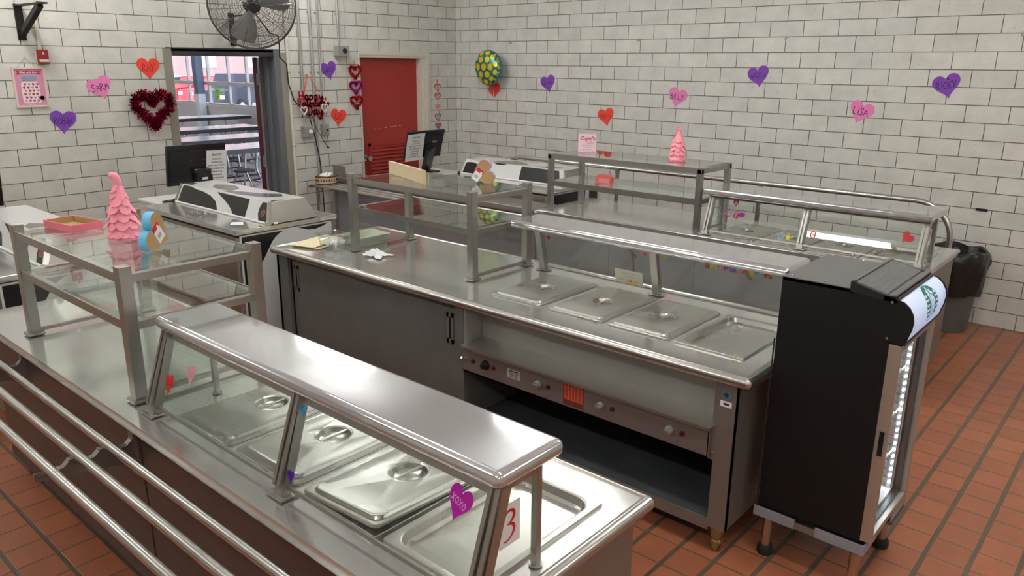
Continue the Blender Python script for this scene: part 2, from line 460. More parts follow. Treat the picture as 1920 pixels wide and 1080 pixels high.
def tiles(name, col, mort, wu, wv):
    """quarry tiles in the UV map, joint widths wu / wv (fractions of a tile)"""
    m, nt, b = nmat(name)
    N = nt.nodes.new; L = nt.links.new
    uv = N('ShaderNodeUVMap'); uv.uv_map = 'UVMap'
    sp = N('ShaderNodeSeparateXYZ'); L(uv.outputs[0], sp.inputs[0])
    js = []
    for ax, w in ((0, wu), (1, wv)):
        fr = N('ShaderNodeMath'); fr.operation = 'FRACT'; L(sp.outputs[ax], fr.inputs[0])
        sb = N('ShaderNodeMath'); sb.operation = 'SUBTRACT'; sb.inputs[1].default_value = .5; L(fr.outputs[0], sb.inputs[0])
        ab = N('ShaderNodeMath'); ab.operation = 'ABSOLUTE'; L(sb.outputs[0], ab.inputs[0])
        mr = N('ShaderNodeMapRange'); mr.inputs[1].default_value = .5 - w / 2 - .012; mr.inputs[2].default_value = .5 - w / 2 + .012
        L(ab.outputs[0], mr.inputs[0]); js.append(mr)
    mx = N('ShaderNodeMath'); mx.operation = 'MAXIMUM'; L(js[0].outputs[0], mx.inputs[0]); L(js[1].outputs[0], mx.inputs[1])
    fl = N('ShaderNodeVectorMath'); fl.operation = 'FLOOR'; L(uv.outputs[0], fl.inputs[0])
    wn = N('ShaderNodeTexWhiteNoise'); wn.noise_dimensions = '2D'; L(fl.outputs[0], wn.inputs['Vector'])
    n2 = N('ShaderNodeTexNoise'); n2.inputs['Scale'].default_value = 1.2; n2.inputs['Detail'].default_value = 5; L(uv.outputs[0], n2.inputs['Vector'])
    n3 = N('ShaderNodeTexNoise'); n3.inputs['Scale'].default_value = 25; n3.inputs['Detail'].default_value = 3; L(uv.outputs[0], n3.inputs['Vector'])
    ad = N('ShaderNodeMath'); ad.operation = 'MULTIPLY_ADD'; ad.inputs[1].default_value = .45; L(wn.outputs[0], ad.inputs[0]); L(n2.outputs['Fac'], ad.inputs[2])
    ad2 = N('ShaderNodeMath'); ad2.operation = 'MULTIPLY_ADD'; ad2.inputs[1].default_value = .4; L(n3.outputs['Fac'], ad2.inputs[0]); L(ad.outputs[0], ad2.inputs[2])
    r = N('ShaderNodeMapRange'); r.inputs[1].default_value = .45; r.inputs[2].default_value = 1.4; L(ad2.outputs[0], r.inputs[0])
    c1 = N('ShaderNodeMixRGB'); c1.inputs[1].default_value = (*[c * .8 for c in col], 1); c1.inputs[2].default_value = (*[c * 1.22 for c in col], 1)
    L(r.outputs[0], c1.inputs[0])
    c2 = N('ShaderNodeMixRGB'); L(mx.outputs[0], c2.inputs[0]); L(c1.outputs[0], c2.inputs[1]); c2.inputs[2].default_value = (*mort, 1)
    L(c2.outputs[0], b.inputs['Base Color'])
    b.inputs['Roughness'].default_value = .38; b.inputs['Specular IOR Level'].default_value = .5
    bp = N('ShaderNodeBump'); bp.invert = True; bp.inputs['Strength'].default_value = .5; bp.inputs['Distance'].default_value = .004
    L(mx.outputs[0], bp.inputs['Height']); L(bp.outputs[0], b.inputs['Normal'])
    return m
TILE = (.34, .116, .056); GROUT = (.105, .08, .052)
M['floorR'] = tiles('quarry_tile_server_side', TILE, GROUT, .05, .115)
M['floorL'] = tiles('quarry_tile_customer_side', TILE, GROUT, .10, .045)
M['cafefloor'] = simple('polished_terrazzo', (.62, .60, .63), .12, noise=.06, nscale=6)
M['cafewall'] = simple('cafeteria_wall_paint', (.55, .52, .50), .6)

# ------------------------------------------------------------------ room shell
def uvmesh(name, quads, mats, mis=None):
    """quads: list of (4 points, 4 uvs)"""
    me = bpy.data.meshes.new(name)
    vs = []; fs = []; uvs = []
    for p, u in quads:
        o = len(vs); vs += p; fs.append((o, o + 1, o + 2, o + 3)); uvs += u
    me.from_pydata(vs, [], fs)
    for m in mats: me.materials.append(m)
    if mis: me.polygons.foreach_set('material_index', mis)
    l = me.uv_layers.new(name='UVMap')
    for i, u in enumerate(uvs): l.data[i].uv = u
    me.update()
    o = bpy.data.objects.new(name, me); COL.objects.link(o); o['kind'] = 'structure'; WM[o.name] = Matrix.Identity(4)
    return o
ZC = 3.62             # ceiling
ZL = 3.26             # hung light fittings
XL, YF = -10.6, -11.2 # left and front walls, out of frame
WT = .26              # wall thickness
D1 = (-3.705, -2.545, 2.165)    # open doorway: left, right, top
D2 = (-1.53, -.475, 2.175)      # red door with its frame
quads = []; mis = []
def wq(x0, x1, z0, z1, ph):
    f = lambda x, z: (x / U + ph, z / U)
    quads.append(([(x0, 0, z0), (x1, 0, z0), (x1, 0, z1), (x0, 0, z1)], [f(x0, z0), f(x1, z0), f(x1, z1), f(x0, z1)]))
    quads.append(([(x1, WT, z0), (x0, WT, z0), (x0, WT, z1), (x1, WT, z1)], [f(x0, z0), f(x1, z0), f(x1, z1), f(x0, z1)]))
PHL, PHR = 37.08, 12.49
wq(XL, D1[0], 0, ZC, PHL)
wq(D1[0], D1[1], D1[2], ZC, PHL)
wq(D1[1], D2[0], 0, ZC, PHR)
wq(D2[0], D2[1], D2[2], ZC, PHR)
wq(D2[1], 0.0, 0, ZC, PHR)
for (a, b_, t) in (D1, D2):     # reveals
    quads.append(([(a, 0, 0), (a, 0, t), (a, WT, t), (a, WT, 0)], [(0, 0), (0, 16), (1.9, 16), (1.9, 0)]))
    quads.append(([(b_, 0, 0), (b_, WT, 0), (b_, WT, t), (b_, 0, t)], [(0, 0), (1.9, 0), (1.9, 16), (0, 16)]))
    quads.append(([(a, 0, t), (b_, 0, t), (b_, WT, t), (a, WT, t)], [(0, 0), (8, 0), (8, 1.9), (0, 1.9)]))
uvmesh('wall_back', quads, [M['blockB']])
f = lambda y, z: (-y / U - .62, z / U)
uvmesh('wall_right', [([(0, 0, 0), (0, YF, 0), (0, YF, ZC), (0, 0, ZC)], [f(0, 0), f(YF, 0), f(YF, ZC), f(0, ZC)])], [M['blockB']])
uvmesh('wall_left', [([(XL, YF, 0), (XL, 0, 0), (XL, 0, ZC), (XL, YF, ZC)], [f(YF, 0), f(0, 0), f(0, ZC), f(YF, ZC)])], [M['blockB']])
f = lambda x, z: (x / U, z / U)
uvmesh('wall_front', [([(0, YF, 0), (XL, YF, 0), (XL, YF, ZC), (0, YF, ZC)], [f(0, 0), f(XL, 0), f(XL, ZC), f(0, ZC)])], [M['blockB']])
f = lambda x, y: ((x + 3.727) / .168, (y + 6.464) / .1665)
def fq(x0, x1, y0, y1): return ([(x0, y0, 0), (x1, y0, 0), (x1, y1, 0), (x0, y1, 0)], [f(x0, y0), f(x1, y0), f(x1, y1), f(x0, y1)])
uvmesh('floor', [fq(-5.7, 0, YF, WT), fq(XL, -5.7, YF, WT)], [M['floorR'], M['floorL']], [0, 1])
mb = MB(); mb.box((XL, YF, ZC), (0, 0, ZC + .1)); struct('ceiling', mb, M['ceiling'])

# open doorway: grey steel frame with deep jambs, the leaf swung away into the next room
d = struct('door_1', MB().box((D1[0], -.012, D1[2] - .06), (D1[1], WT + .01, D1[2])), M['darkframe'])
d['label'] = 'open doorway with charcoal steel frame leading to the bright dining room'
mb = MB(); mb.box((D1[0] - .03, -.014, 0), (D1[0] + .045, .05, D1[2])); mb.box((D1[0] + .012, .05, 0), (D1[0] + .04, WT + .01, D1[2] - .06))
struct('jamb', mb, M['beige'], d)['label'] = 'khaki painted left jamb'
mb = MB(); mb.box((D1[1] - .06, -.014, 0), (D1[1] + .012, .03, D1[2])); mb.box((D1[1] - .05, .03, 0), (D1[1] - .0, WT + .01, D1[2] - .06))
mb.box((D1[1] - .075, .1, 0), (D1[1] - .05, .16, D1[2] - .06)); mb.box((D1[1] - .06, WT - .04, 0), (D1[1] - .04, WT + .012, D1[2] - .06))
struct('jamb', mb, M['framegrey'], d)['label'] = 'slate grey right jamb'
mb = MB(); mb.box((D1[1] + .012, -.012, 0), (D1[1] + .085, .0, D1[2] - .02)); struct('jamb_trim', mb, M['beige'], d)
mb = MB(); mb.box((D1[0], -.012, D1[2] - .02), (D1[1] + .02, .005, D1[2] + .012)); struct('head_trim', mb, M['darkframe'], d)
# leaf seen almost edge-on
lx, ly = D1[1] - .052, WT + .03
la = math.radians(57.5)
Ml = Matrix.Rotation(la, 4, 'Z'); Ml.translation = Vector((lx - .02, ly, 0))
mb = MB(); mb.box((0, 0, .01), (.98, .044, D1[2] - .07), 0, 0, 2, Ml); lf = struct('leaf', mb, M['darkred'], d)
for z in (1.88, 1.03, .3):
    mb = MB(); mb.box((lx - .042, ly - .035, z - .055), (lx - .022, ly + .0, z + .055)); mb.cyl((lx - .03, ly - .018, z - .062), (lx - .03, ly - .018, z + .062), .008)
    struct('hinge', mb, M['conduit'], d)

# red door
mb = MB(); mb.box((D2[0] + .02, .075, .01), (D2[1] - .13, .12, 2.105)); dr = struct('door_2', mb, M['red'])
dr['label'] = 'closed red metal door with louvre grille and chrome knob in cream frame'
x0, x1 = D2[0], D2[1]
mb = MB()
mb.box((x1 - .135, .0, 0), (x1 - .10, .13, 2.104)); mb.box((x1 - .10, -.012, 0), (x1 - .05, .02, 2.104)); mb.box((x1 - .05, -.02, 0), (x1 + .0, .03, 2.1345))
mb.box((x0, -.012, 2.105), (x1 - .0505, .13, 2.1348)); mb.box((x0, -.02, 2.135), (x1, .03, 2.175)); mb.box((x0, 0, 0), (x0 + .02, .13, 2.104))
struct('door_frame', mb, M['whitepaint'], dr)
mb = MB()
mb.box((-1.385, .055, .55), (-.74, .078, .575)); mb.box((-1.385, .055, 1.115), (-.74, .078, 1.145)); mb.box((-1.385, .055, .55), (-1.36, .078, 1.145)); mb.box((-.765, .055, .55), (-.74, .078, 1.145))
for k in range(13):
    z = .592 + k * .043
    mb.bar((-1.36, .064, z), (-.765, .064, z), .006, .038, up=(0, .55, .83))
struct('louvre', mb, M['red'], dr)
mb = MB(); mb.cyl((-1.445, .075, .985), (-1.445, .06, .985), .034); mb.cyl((-1.445, .06, .985), (-1.445, .03, .985), .013); mb.cyl((-1.445, .03, .985), (-1.445, -.03, .985), .024, .031)
struct('knob', mb, M['tube'], dr)
mb = MB()
for k, (xx, w) in enumerate(((-1.28, .02), (-1.22, .012), (-1.13, .03), (-1.05, .05), (-.98, .025), (-.91, .03))):
    mb.box((xx, .0738, 1.305 + .004 * k), (xx + w, .0752, 1.311 + .004 * k))
struct('paint_chips', mb, M['white'], dr)

# ------------------------------------------------------------------ ceiling lights (out of frame, seen as reflections)
def make_light(loc):
    t = thing('ceiling_light', 'two tube fluorescent ceiling fixture above the serving lines, mirrored in the steel tops', 'ceiling light', loc, 0, 'fluorescent ceiling fixtures')
    mb = MB(); mb.box((-.035, -.63, -.05), (.035, .63, 0), 0, .006)
    for yy in (-.615, .605): mb.box((-.075, yy, -.095), (.075, yy + .012, -.045))
    build('housing', mb, M['housing'], t, local=True)
    for yy in (-.4, .4):
        mb = MB(); mb.cyl((0, yy, 0), (0, yy, ZC - ZL), .004, n=6); build('hanger', mb, M['housing'], t, local=True)
    for s in (-.052, .052):
        mb = MB(); mb.cyl((s, -.6, -.075), (s, .6, -.075), .0195, n=12); build('tube', mb, M['tubelight'], t, local=True)
    return t
LX = (-2.6, -5.15, -7.7); LY = (-.78, -3.72, -6.66, -9.6)
dinl = []
first = None
for x in LX:
    for y in LY:
        if first is None: first = make_light((x, y, ZL))
        else: copy_tree(first, (x, y, ZL))

# ------------------------------------------------------------------ serving counters
def worktop(x0, x1, y0, y1, z, th=.04, wells=None, r=.022, rise=.004, mb=None, square=()):
    """flat top with openings and a rolled edge all round"""
    mb = mb or MB()
    ins = r
    X0, X1, Y0, Y1 = x0 + ins, x1 - ins, y0 + ins, y1 - ins
    if wells:
        wx0, wx1 = wells[0][0], wells[0][1]
        mb.box((X0, Y0, z - th), (wx0, Y1, z)); mb.box((wx1, Y0, z - th), (X1, Y1, z))
        ys = [Y0]
        for w in sorted(wells, key=lambda w: w[2]): ys += [w[2], w[3]]
        ys.append(Y1)
        for i in range(0, len(ys), 2):
            mb.box((wx0, ys[i], z - th), (wx1, ys[i + 1], z))
    else:
        mb.box((X0, Y0, z - th), (X1, Y1, z))
    # rolled rim as one closed tube with tight corners
    c = [(X0, Y0), (X1, Y0), (X1, Y1), (X0, Y1)]
    zz = z - r + rise
    box_ = {0: ((X0 - r, Y0 - r, z - th), (X1, Y0, z)), 1: ((X1, Y0, z - th), (X1 + r, Y1, z)), 2: ((X0, Y1, z - th), (X1, Y1 + r, z)), 3: ((X0 - r, Y0, z - th), (X0, Y1 + r, z))}
    for i in range(4):
        a, b = c[i], c[(i + 1) % 4]
        if i in square: mb.box(*box_[i]); continue
        mb.cyl((a[0], a[1], zz), (b[0], b[1], zz), r, n=20, mi=1); mb.ball((a[0], a[1], zz), r, 1)
    return mb
def rrect(cx, cy, hx, hy, r, z, n=8):
    P = []
    for k, (sx, sy) in enumerate(((1, 1), (-1, 1), (-1, -1), (1, -1))):
        for i in range(n):
            t = PI / 2 * (k + i / (n - 1))
            P.append(Vector((cx + sx * (hx - r) + r * math.cos(t), cy + sy * (hy - r) + r * math.sin(t), z)))
    return P
def circ(cx, cy, r, z, n=8):
    P = []
    for k in range(4):
        for i in range(n):
            t = PI / 2 * (k + i / (n - 1)); P.append(Vector((cx + r * math.cos(t), cy + r * math.sin(t), z)))
    return P
LIDX, LIDY = .265, .167          # half sizes of a full pan
def make_lid(name, label, loc, group, tilt=None, handle=True):
    t = thing(name, label, 'pan lid', loc, 0, group)
    L = [rrect(0, 0, LIDX, LIDY, .02, -.006), rrect(0, 0, LIDX, LIDY, .02, .001), rrect(0, 0, LIDX - .003, LIDY - .003, .02, .003),
         rrect(0, 0, LIDX - .018, LIDY - .018, .03, .003), rrect(0, 0, LIDX - .023, LIDY - .023, .03, .011), rrect(0, 0, LIDX - .028, LIDY - .028, .03, .0125),
         rrect(0, 0, LIDX - .04, LIDY - .04, .03, .0085), circ(0, 0, .066, .009), circ(0, 0, .062, .0115), circ(0, 0, .056, .0085), circ(0, 0, .05, -.006), circ(0, 0, .035, -.0135), circ(0, 0, .004, -.014)]
    if not handle: L = L[:7] + [rrect(0, 0, .05, .05, .02, .0085)]
    mb = MB(); mb.loops(L)
    if tilt:
        for i, v in enumerate(mb.v):
            x, y, z = v
            mb.v[i] = (x, y, z + tilt * max(0, -x / LIDX * .5 + .3) * max(0, -y / LIDY * .5 + .5))
    build('cover', mb, M['lid'], t, local=True)
    mb = MB(); mb.box((-.053, -.0065, -.001), (.053, .0065, .0085), 0, .002)
    if tilt: mb.v = [(x, y, z + tilt * .15) for x, y, z in mb.v]
    build('handle', mb, M['tube'], t, local=True)
    return t
def make_pan(name, label, loc, group, depth=.03):
    mb = MB()
    L = [rrect(0, 0, LIDX, LIDY, .012, -.012), rrect(0, 0, LIDX, LIDY, .012, .0), rrect(0, 0, LIDX - .002, LIDY - .002, .012, .003), rrect(0, 0, LIDX - .02, LIDY - .02, .05, .003),
         rrect(0, 0, LIDX - .024, LIDY - .024, .05, .0), rrect(0, 0, LIDX - .03, LIDY - .03, .05, -depth * .75), rrect(0, 0, LIDX - .04, LIDY - .04, .045, -depth), rrect(0, 0, .06, .05, .03, -depth * .93)]
    mb.loops(L)
    mb.v = [tuple(Vector(v) + Vector(loc)) for v in mb.v]
    return solo(name, mb, M['lid'], label, 'pan', loc, group)
H = .86
def well_liner(parent, wells, z=H, depth=.16):
    for w in wells:
        mb = MB(); x0, x1, y0, y1 = w; zb = z - depth
        mb.quad((x0, y0, zb), (x1, y0, zb), (x1, y1, zb), (x0, y1, zb)); mb.quad((x0, y0, zb), (x0, y0, z - .01), (x1, y0, z - .01), (x1, y0, zb))
        mb.quad((x0, y1, zb), (x1, y1, zb), (x1, y1, z - .01), (x0, y1, z - .01)); mb.quad((x0, y0, zb), (x0, y1, zb), (x0, y1, z - .01), (x0, y0, z - .01))
        mb.quad((x1, y0, zb), (x1, y0, z - .01), (x1, y1, z - .01), (x1, y1, zb))
        build('well', mb, M['steel'], parent)
def leg(parent, x, y, top=.14):
    mb = MB(); mb.lathe([(.0, 0), (.012, 0), (.018, .01), (.028, .045), (.03, .05), (.03, .06), (.024, .065), (.027, .075), (.034, top - .005), (.034, top)], (x, y, 0), 20)
    build('foot', mb, M['brass'], parent)

# ---- front counter (near the camera): customers' side towards -x
fc = thing('serving_counter', 'nearest stainless serving counter with tray rails and brown steel front', 'serving counter', (-5.77, -4.53, 0))
wF = [(-6.03, -5.53, c - .152, c + .152) for c in (-4.855, -5.225, -5.595, -5.955)]
build('worktop', worktop(-6.175, -5.375, -6.215, -2.85, H, wells=wF, square=(2, 3)), [M['top'], M['rim']], fc)
well_liner(fc, wF)
mb = MB(); mb.box((-6.125, -4.497, .1), (-6.10, -2.88, .82)); mb.box((-6.128, -4.53, .1), (-6.10, -4.505, .82)); build('front_panel', mb, M['panel'], fc)
mb = MB(); mb.box((-6.125, -6.16, .1), (-6.10, -4.535, .82)); build('front_panel', mb, M['panel'], fc)
mb = MB(); mb.box((-6.10, -6.165, .1), (-5.42, -6.14, .82)); build('end_panel', mb, M['ctrl'], fc)
mb = MB(); mb.box((-6.10, -2.90, .1), (-5.42, -2.88, .82)); build('end_panel', mb, M['ctrl'], fc)
mb = MB(); mb.box((-6.10, -6.14, .10), (-5.42, -2.90, .14)); build('bottom_shelf', mb, M['darkshelf'], fc)
mb = MB(); mb.box((-5.44, -6.14, .14), (-5.42, -4.55, .82)); mb.box((-5.44, -4.53, .14), (-5.42, -2.90, .82)); build('rear_panel', mb, M['door'], fc)
for x in (-6.07, -5.47):
    for y in (-6.1, -4.5, -2.95): leg(fc, x, y, .1)
for x in (-6.225, -6.325, -6.425):
    mb = MB(); mb.cyl((x, -6.3, .76), (x, -2.86, .76), .0165, n=18)
    for yy in (-6.3, -2.86): mb.ball((x, yy, .76), .0165)
    build('tray_rail', mb, M['tube'], fc)
for y in (-3.35, -4.49, -5.75):
    mb = MB()
    w = .006
    pts = [(-6.125, .66), (-6.18, .66), (-6.46, .705), (-6.46, .735), (-6.44, .735), (-6.40, .722), (-6.35, .738), (-6.34, .742), (-6.30, .722), (-6.25, .738), (-6.24, .742), (-6.19, .725), (-6.125, .74)]
    mb.prism(pts, (0, y - w / 2, 0), (1, 0, 0), (0, 0, 1), 0, -w)
    for xa, xb in ((-6.46, -6.35), (-6.35, -6.25), (-6.25, -6.14)):
        mb.box((xa + .012, y - .013, .724), (xb - .02, y + .013, .729)); mb.bar((xb - .022, y, .7265), (xb + .004, y, .748), .026, .004); mb.box((xb - .004, y - .013, .745), (xb + .012, y + .013, .749))
    mb.box((-6.14, y - .02, .60), (-6.124, y + .02, .80))
    build('rail_bracket', mb, M['ctrl'], fc)

# ---- glass display shelf on posts
def display_shelf(name, label, xs, ys, ztop, zlow, posttop, sq=.046, foot=True, panes=True, frame=.028):
    x0, x1 = xs; y0, y1 = ys
    t = thing(name, label, 'display shelf', ((x0 + x1) / 2, (y0 + y1) / 2, H + .004))
    for x in xs:
        for y in ys:
            mb = MB(); h = sq / 2
            mb.box((x - h, y - h, H + .004), (x + h, y + h, posttop), 0, .003)
            if foot: mb.box((x - h - .012, y - h - .012, H + .004), (x + h + .012, y + h + .012, H + .017), 0, .004)
            build('post', mb, M['post'], t)
    for z in (ztop, zlow):
        mb = MB(); h = sq / 2; k = frame
        s0 = h if posttop > ztop + .005 or z == zlow else -h
        mb.box((x0 - h * .8, y0 + s0, z - k), (x0 + h * .55, y1 - s0, z)); mb.box((x1 - h * .55, y0 + s0, z - k), (x1 + h * .8, y1 - s0, z))
        mb.box((x0 + s0, y0 - h * .8, z - k), (x1 - s0, y0 + h * .55, z)); mb.box((x0 + s0, y1 - h * .55, z - k), (x1 - s0, y1 + h * .8, z))
        # thin lip that holds the pane
        mb.box((x0 - h * .8, y0 + s0, z), (x0 - h * .55, y1 - s0, z + .006)); mb.box((x1 + h * .55, y0 + s0, z), (x1 + h * .8, y1 - s0, z + .006))
        build('shelf_frame', mb, M['post'], t)
        mb = MB(); mb.box((x0 - h * .5, y0 + h * 1.02, z + .0005), (x1 + h * .5, y1 - h * 1.02, z + .0062))
        g = build('glass_shelf', mb, M['glass'], t)
    if panes:
        for y in ys:
            mb = MB(); mb.box((x0 + sq / 2, y - .003, H + .03), (x1 - sq / 2, y + .003, zlow - frame)); build('end_pane', mb, M['pane'], t)
            mb = MB(); mb.box((x0 + sq / 2, y - .01, H + .016), (x1 - sq / 2, y + .01, H + .032)); build('pane_rail', mb, M['post'], t)
    return t
display_shelf('display_shelf', 'two tier glass display shelf on the nearest counter, holding the blue heart box', (-6.075, -5.57), (-4.455, -3.39), 1.34, 1.165, 1.372)
display_shelf('display_shelf', 'two tier glass display shelf on the middle counter, with cream board and lilac heart box', (-4.075, -3.6), (-4.215, -3.14), 1.34, 1.155, 1.372)
display_shelf('display_shelf', 'two tier glass display shelf on the far counter below the cafe sign', (-2.01, -1.57), (-4.52, -3.14), 1.33, 1.105, 1.33, sq=.042, foot=False, panes=False, frame=.035)

# ---- sneeze guards
def sneeze_guard(name, label, side, xb, xt, ztop, slab, ys, rear=None, endframe=None, sq=.04, bul=.024):
    """side = -1: glass towards -x.  xb / xt: x of the glass at its foot and head"""
    y0, y1 = slab[2], slab[3]
    t = thing(name, label, 'sneeze guard', ((slab[0] + slab[1]) / 2, (y0 + y1) / 2, H + .004))
    mb = MB(); mb.box((slab[0], y0, ztop - .046), (slab[1], y1, ztop), 0, bul, 5); build('canopy', mb, M['guardtop'], t)
    zg = ztop - .046
    A = Vector((xb, 0, H + .004)); B = Vector((xt, 0, zg))
    dirn = (B - A).normalized(); nrm = Vector((dirn.z, 0, -dirn.x)) * side
    for y in ys:
        mb = MB()
        mb.bar(A + Vector((0, y, 0)), B + Vector((0, y, 0)), sq, .03, up=tuple(nrm))
        mb.bar(A + Vector((0, y - .011, .03)) + nrm * .017, B + Vector((0, y - .011, 0)) + nrm * .017, .012, .006, up=tuple(nrm))
        mb.bar(A + Vector((0, y + .011, .03)) + nrm * .017, B + Vector((0, y + .011, 0)) + nrm * .017, .012, .006, up=tuple(nrm))
        p = build('post', mb, M['post'], t)
        mb = MB(); mb.box((xb - .03, y - .042, H + .004), (xb + .03, y + .042, H + .009), 0, .002)
        for s in (-.032, .032): mb.cyl((xb + side * .012, y + s, H + .009), (xb + side * .012, y + s, H + .0125), .006, n=10)
        build('base_plate', mb, M['tube'], p)
    yy = sorted(ys)
    for i in range(len(yy) - 1):
        a, b = yy[i] + sq / 2, yy[i + 1] - sq / 2
        g0 = A.lerp(B, .09); g1 = A.lerp(B, .94)
        mb = MB(); Mx = Matrix((dirn, Vector((0, 1, 0)), dirn.cross(Vector((0, 1, 0))))).transposed().to_4x4(); Mx.translation = g0
        mb.box((0, a, -.003), ((g1 - g0).length, b, .003), 0, 0, 2, Mx); build('glass_pane', mb, M['pane'], t)
        mb = MB(); mb.bar(g1 + Vector((0, a, 0)), g1 + Vector((0, b, 0)), .018, .012, up=tuple(nrm)); build('glazing_bar', mb, M['post'], t)
        mb = MB(); mb.bar(g0 + Vector((0, a, 0)), g0 + Vector((0, b, 0)), .01, .009, up=tuple(nrm)); build('glazing_bar', mb, M['post'], t)
    if rear:
        for y in rear[1]:
            mb = MB(); mb.box((rear[0] - .015, y - .015, H + .004), (rear[0] + .015, y + .015, zg)); build('rear_post', mb, M['post'], t)
    if endframe:
        xe, yl = endframe
        for y in yl:
            k = .009; zt = zg - .015
            xa = A.lerp(B, .1).x + .02 * -side; xc = B.x + .02 * -side
            mb = MB(); mb.box((xe - k, y - k, H + .004), (xe + k, y + k, zt)); mb.bar((xa, y, .905), (xe, y, .905), .014, .014); mb.bar((xc, y, zt - .008), (xe, y, zt - .008), .014, .014)
            mb.cyl((xe, y, H + .004), (xe, y, H + .008), .018, n=12)
            build('end_frame', mb, M['post'], t)
            mb = MB(); mb.prism([(xa, .91), (xe, .91), (xe, zt - .012), (xc, zt - .012)], (0, y, 0), (1, 0, 0), (0, 0, 1), -.002, .002); build('end_pane', mb, M['pane'], t)
    return t
sneeze_guard('sneeze_guard', 'slanted glass sneeze guard with wide rolled steel canopy on the nearest counter', -1, -6.09, -6.0, 1.2, (-6.035, -5.79, -6.19, -4.55), (-4.6, -5.4, -6.165), endframe=(-5.853, (-4.6, -6.15)))
sneeze_guard('sneeze_guard', 'slanted glass sneeze guard on the middle counter beside the black cooler', 1, -3.61, -3.68, 1.2, (-3.875, -3.595, -5.95, -4.31), (-4.365, -5.15, -5.9), endframe=None)
sneeze_guard('sneeze_guard', 'slanted glass sneeze guard on the far counter along the right wall', -1, -2.015, -1.93, 1.195, (-2.03, -1.645, -6.08, -4.56), (-4.6, -5.3, -6.04), rear=(-1.755, (-4.58, -6.04)), sq=.042, bul=.014, endframe=(-1.77, (-4.6, -6.04)))

# ---- middle counter: workers' side towards -x
mc = thing('serving_counter', 'middle stainless serving counter with sliding cabinet doors and heat control knobs', 'serving counter', (-3.93, -4.34, 0))
wM = [(-4.195, -3.70, c - .152, c + .152) for c in (-4.645, -5.03, -5.395, -5.76)]
build('worktop', worktop(-4.405, -3.45, -6.05, -2.62, H, wells=wM, r=.026, rise=.006), [M['top'], M['rim']], mc)
well_liner(mc, wM, depth=.15)
mb = MB(); mb.box((-4.375, -2.79, .1), (-4.35, -2.665, .815)); mb.box((-4.375, -2.69, .1), (-3.53, -2.665, .815)); build('end_panel', mb, M['door'], mc)
mb = MB(); mb.box((-4.352, -4.37, .79), (-4.33, -2.79, .815)); mb.box((-4.36, -4.37, .09), (-4.33, -2.79, .125)); mb.box((-4.375, -4.432, .1), (-4.345, -4.37, .815)); mb.box((-4.35, -4.43, .12), (-3.55, -4.40, .80))
build('carcass', mb, M['door'], mc)
def slide_door(y0, y1, x, hy):
    mb = MB(); mb.box((x, y0, .128), (x + .016, y1, .788)); dd = build('sliding_door', mb, M['door'], mc)
    mb = MB()
    mb.box((x - .004, hy - .026, .585), (x + .001, hy - .009, .76)); mb.box((x - .004, hy + .009, .585), (x + .001, hy + .026, .76)); mb.box((x - .004, hy - .026, .735), (x + .001, hy + .026, .76)); mb.box((x - .004, hy - .026, .585), (x + .001, hy + .026, .61))
    build('recessed_pull', mb, M['ctrl'], dd)
    mb = MB(); mb.box((x - .0008, hy - .010, .608), (x + .001, hy + .010, .737)); build('pull_recess', mb, M['blackmatte'], dd)
    return dd
slide_door(-3.56, -2.80, -4.345, -2.845)
slide_door(-4.365, -3.53, -4.366, -4.325)
mb = MB(); mb.box((-4.375, -5.985, .14), (-4.345, -5.905, .815)); build('leg_post', mb, M['ctrl'], mc)
mb = MB(); mb.box((-4.372, -5.985, .14), (-3.53, -5.965, .815)); build('end_panel', mb, M['ctrl'], mc)
mb = MB(); mb.box((-4.36, -5.905, .145), (-3.55, -4.43, .172)); build('bottom_shelf', mb, M['darkshelf'], mc)
mb = MB(); mb.box((-4.366, -5.905, .115), (-4.352, -4.43, .170)); build('shelf_lip', mb, M['ctrl'], mc)
mb = MB(); mb.box((-3.56, -5.97, .1), (-3.53, -2.66, .815)); build('customer_panel', mb, M['greypanel'], mc)
# recessed apron, ledge and control panel
mb = MB(); mb.box((-4.24, -5.895, .60), (-4.225, -4.43, .815)); mb.box((-4.37, -4.446, .60), (-4.225, -4.431, .815)); mb.box((-4.24, -5.905, .60), (-4.225, -5.89, .815)); build('apron', mb, M['apron'], mc)
mb = MB(); mb.prism([(-4.405, .604), (-4.225, .618), (-4.225, .622), (-4.405, .609), (-4.405, .596), (-4.402, .596)], (0, -5.895, 0), (1, 0, 0), (0, 0, 1), 0, -1.465); build('ledge', mb, M['ledge'], mc)
mb = MB(); mb.box((-4.385, -5.885, .462), (-4.375, -4.44, .602)); mb.box((-4.385, -5.885, .462), (-4.26, -4.44, .470)); mb.box((-4.385, -5.89, .462), (-4.26, -5.88, .602)); cp = build('control_panel', mb, M['ctrl'], mc)
mb = MB(); mb.box((-4.372, -5.906, .455), (-4.34, -5.89, .812)); 
for z in (.49, .70): mb.cyl((-4.372, -5.898, z), (-4.379, -5.898, z), .006, n=10)
build('mounting_flange', mb, M['ctrl'], mc)
mb = MB(); mb.box((-4.26, -5.89, .47), (-4.24, -4.44, .61)); build('control_back', mb, M['darkshelf'], mc)
xk = -4.385
def knob(y, z, mat, dial=True):
    mb = MB(); mb.cyl((xk, y, z), (xk - .006, y, z), .027, .025, 24); k = build('knob_dial', mb, M['tube'] if dial else M['black'], cp)
    mb = MB(); mb.cyl((xk - .006, y, z), (xk - .028, y, z), .019, .016, 20); mb.bar((xk - .028, y - .014, z), (xk - .028, y + .014, z), .008, .007, up=(-1, 0, 0)); build('knob', mb, mat, cp)
    return k
M['kgrey'] = simple('grey_knob', (.22, .22, .22), .45)
knob(-4.606, .538, M['black'], False)
for y in (-4.964, -5.339, -5.702): knob(y, .536, M['kgrey'])
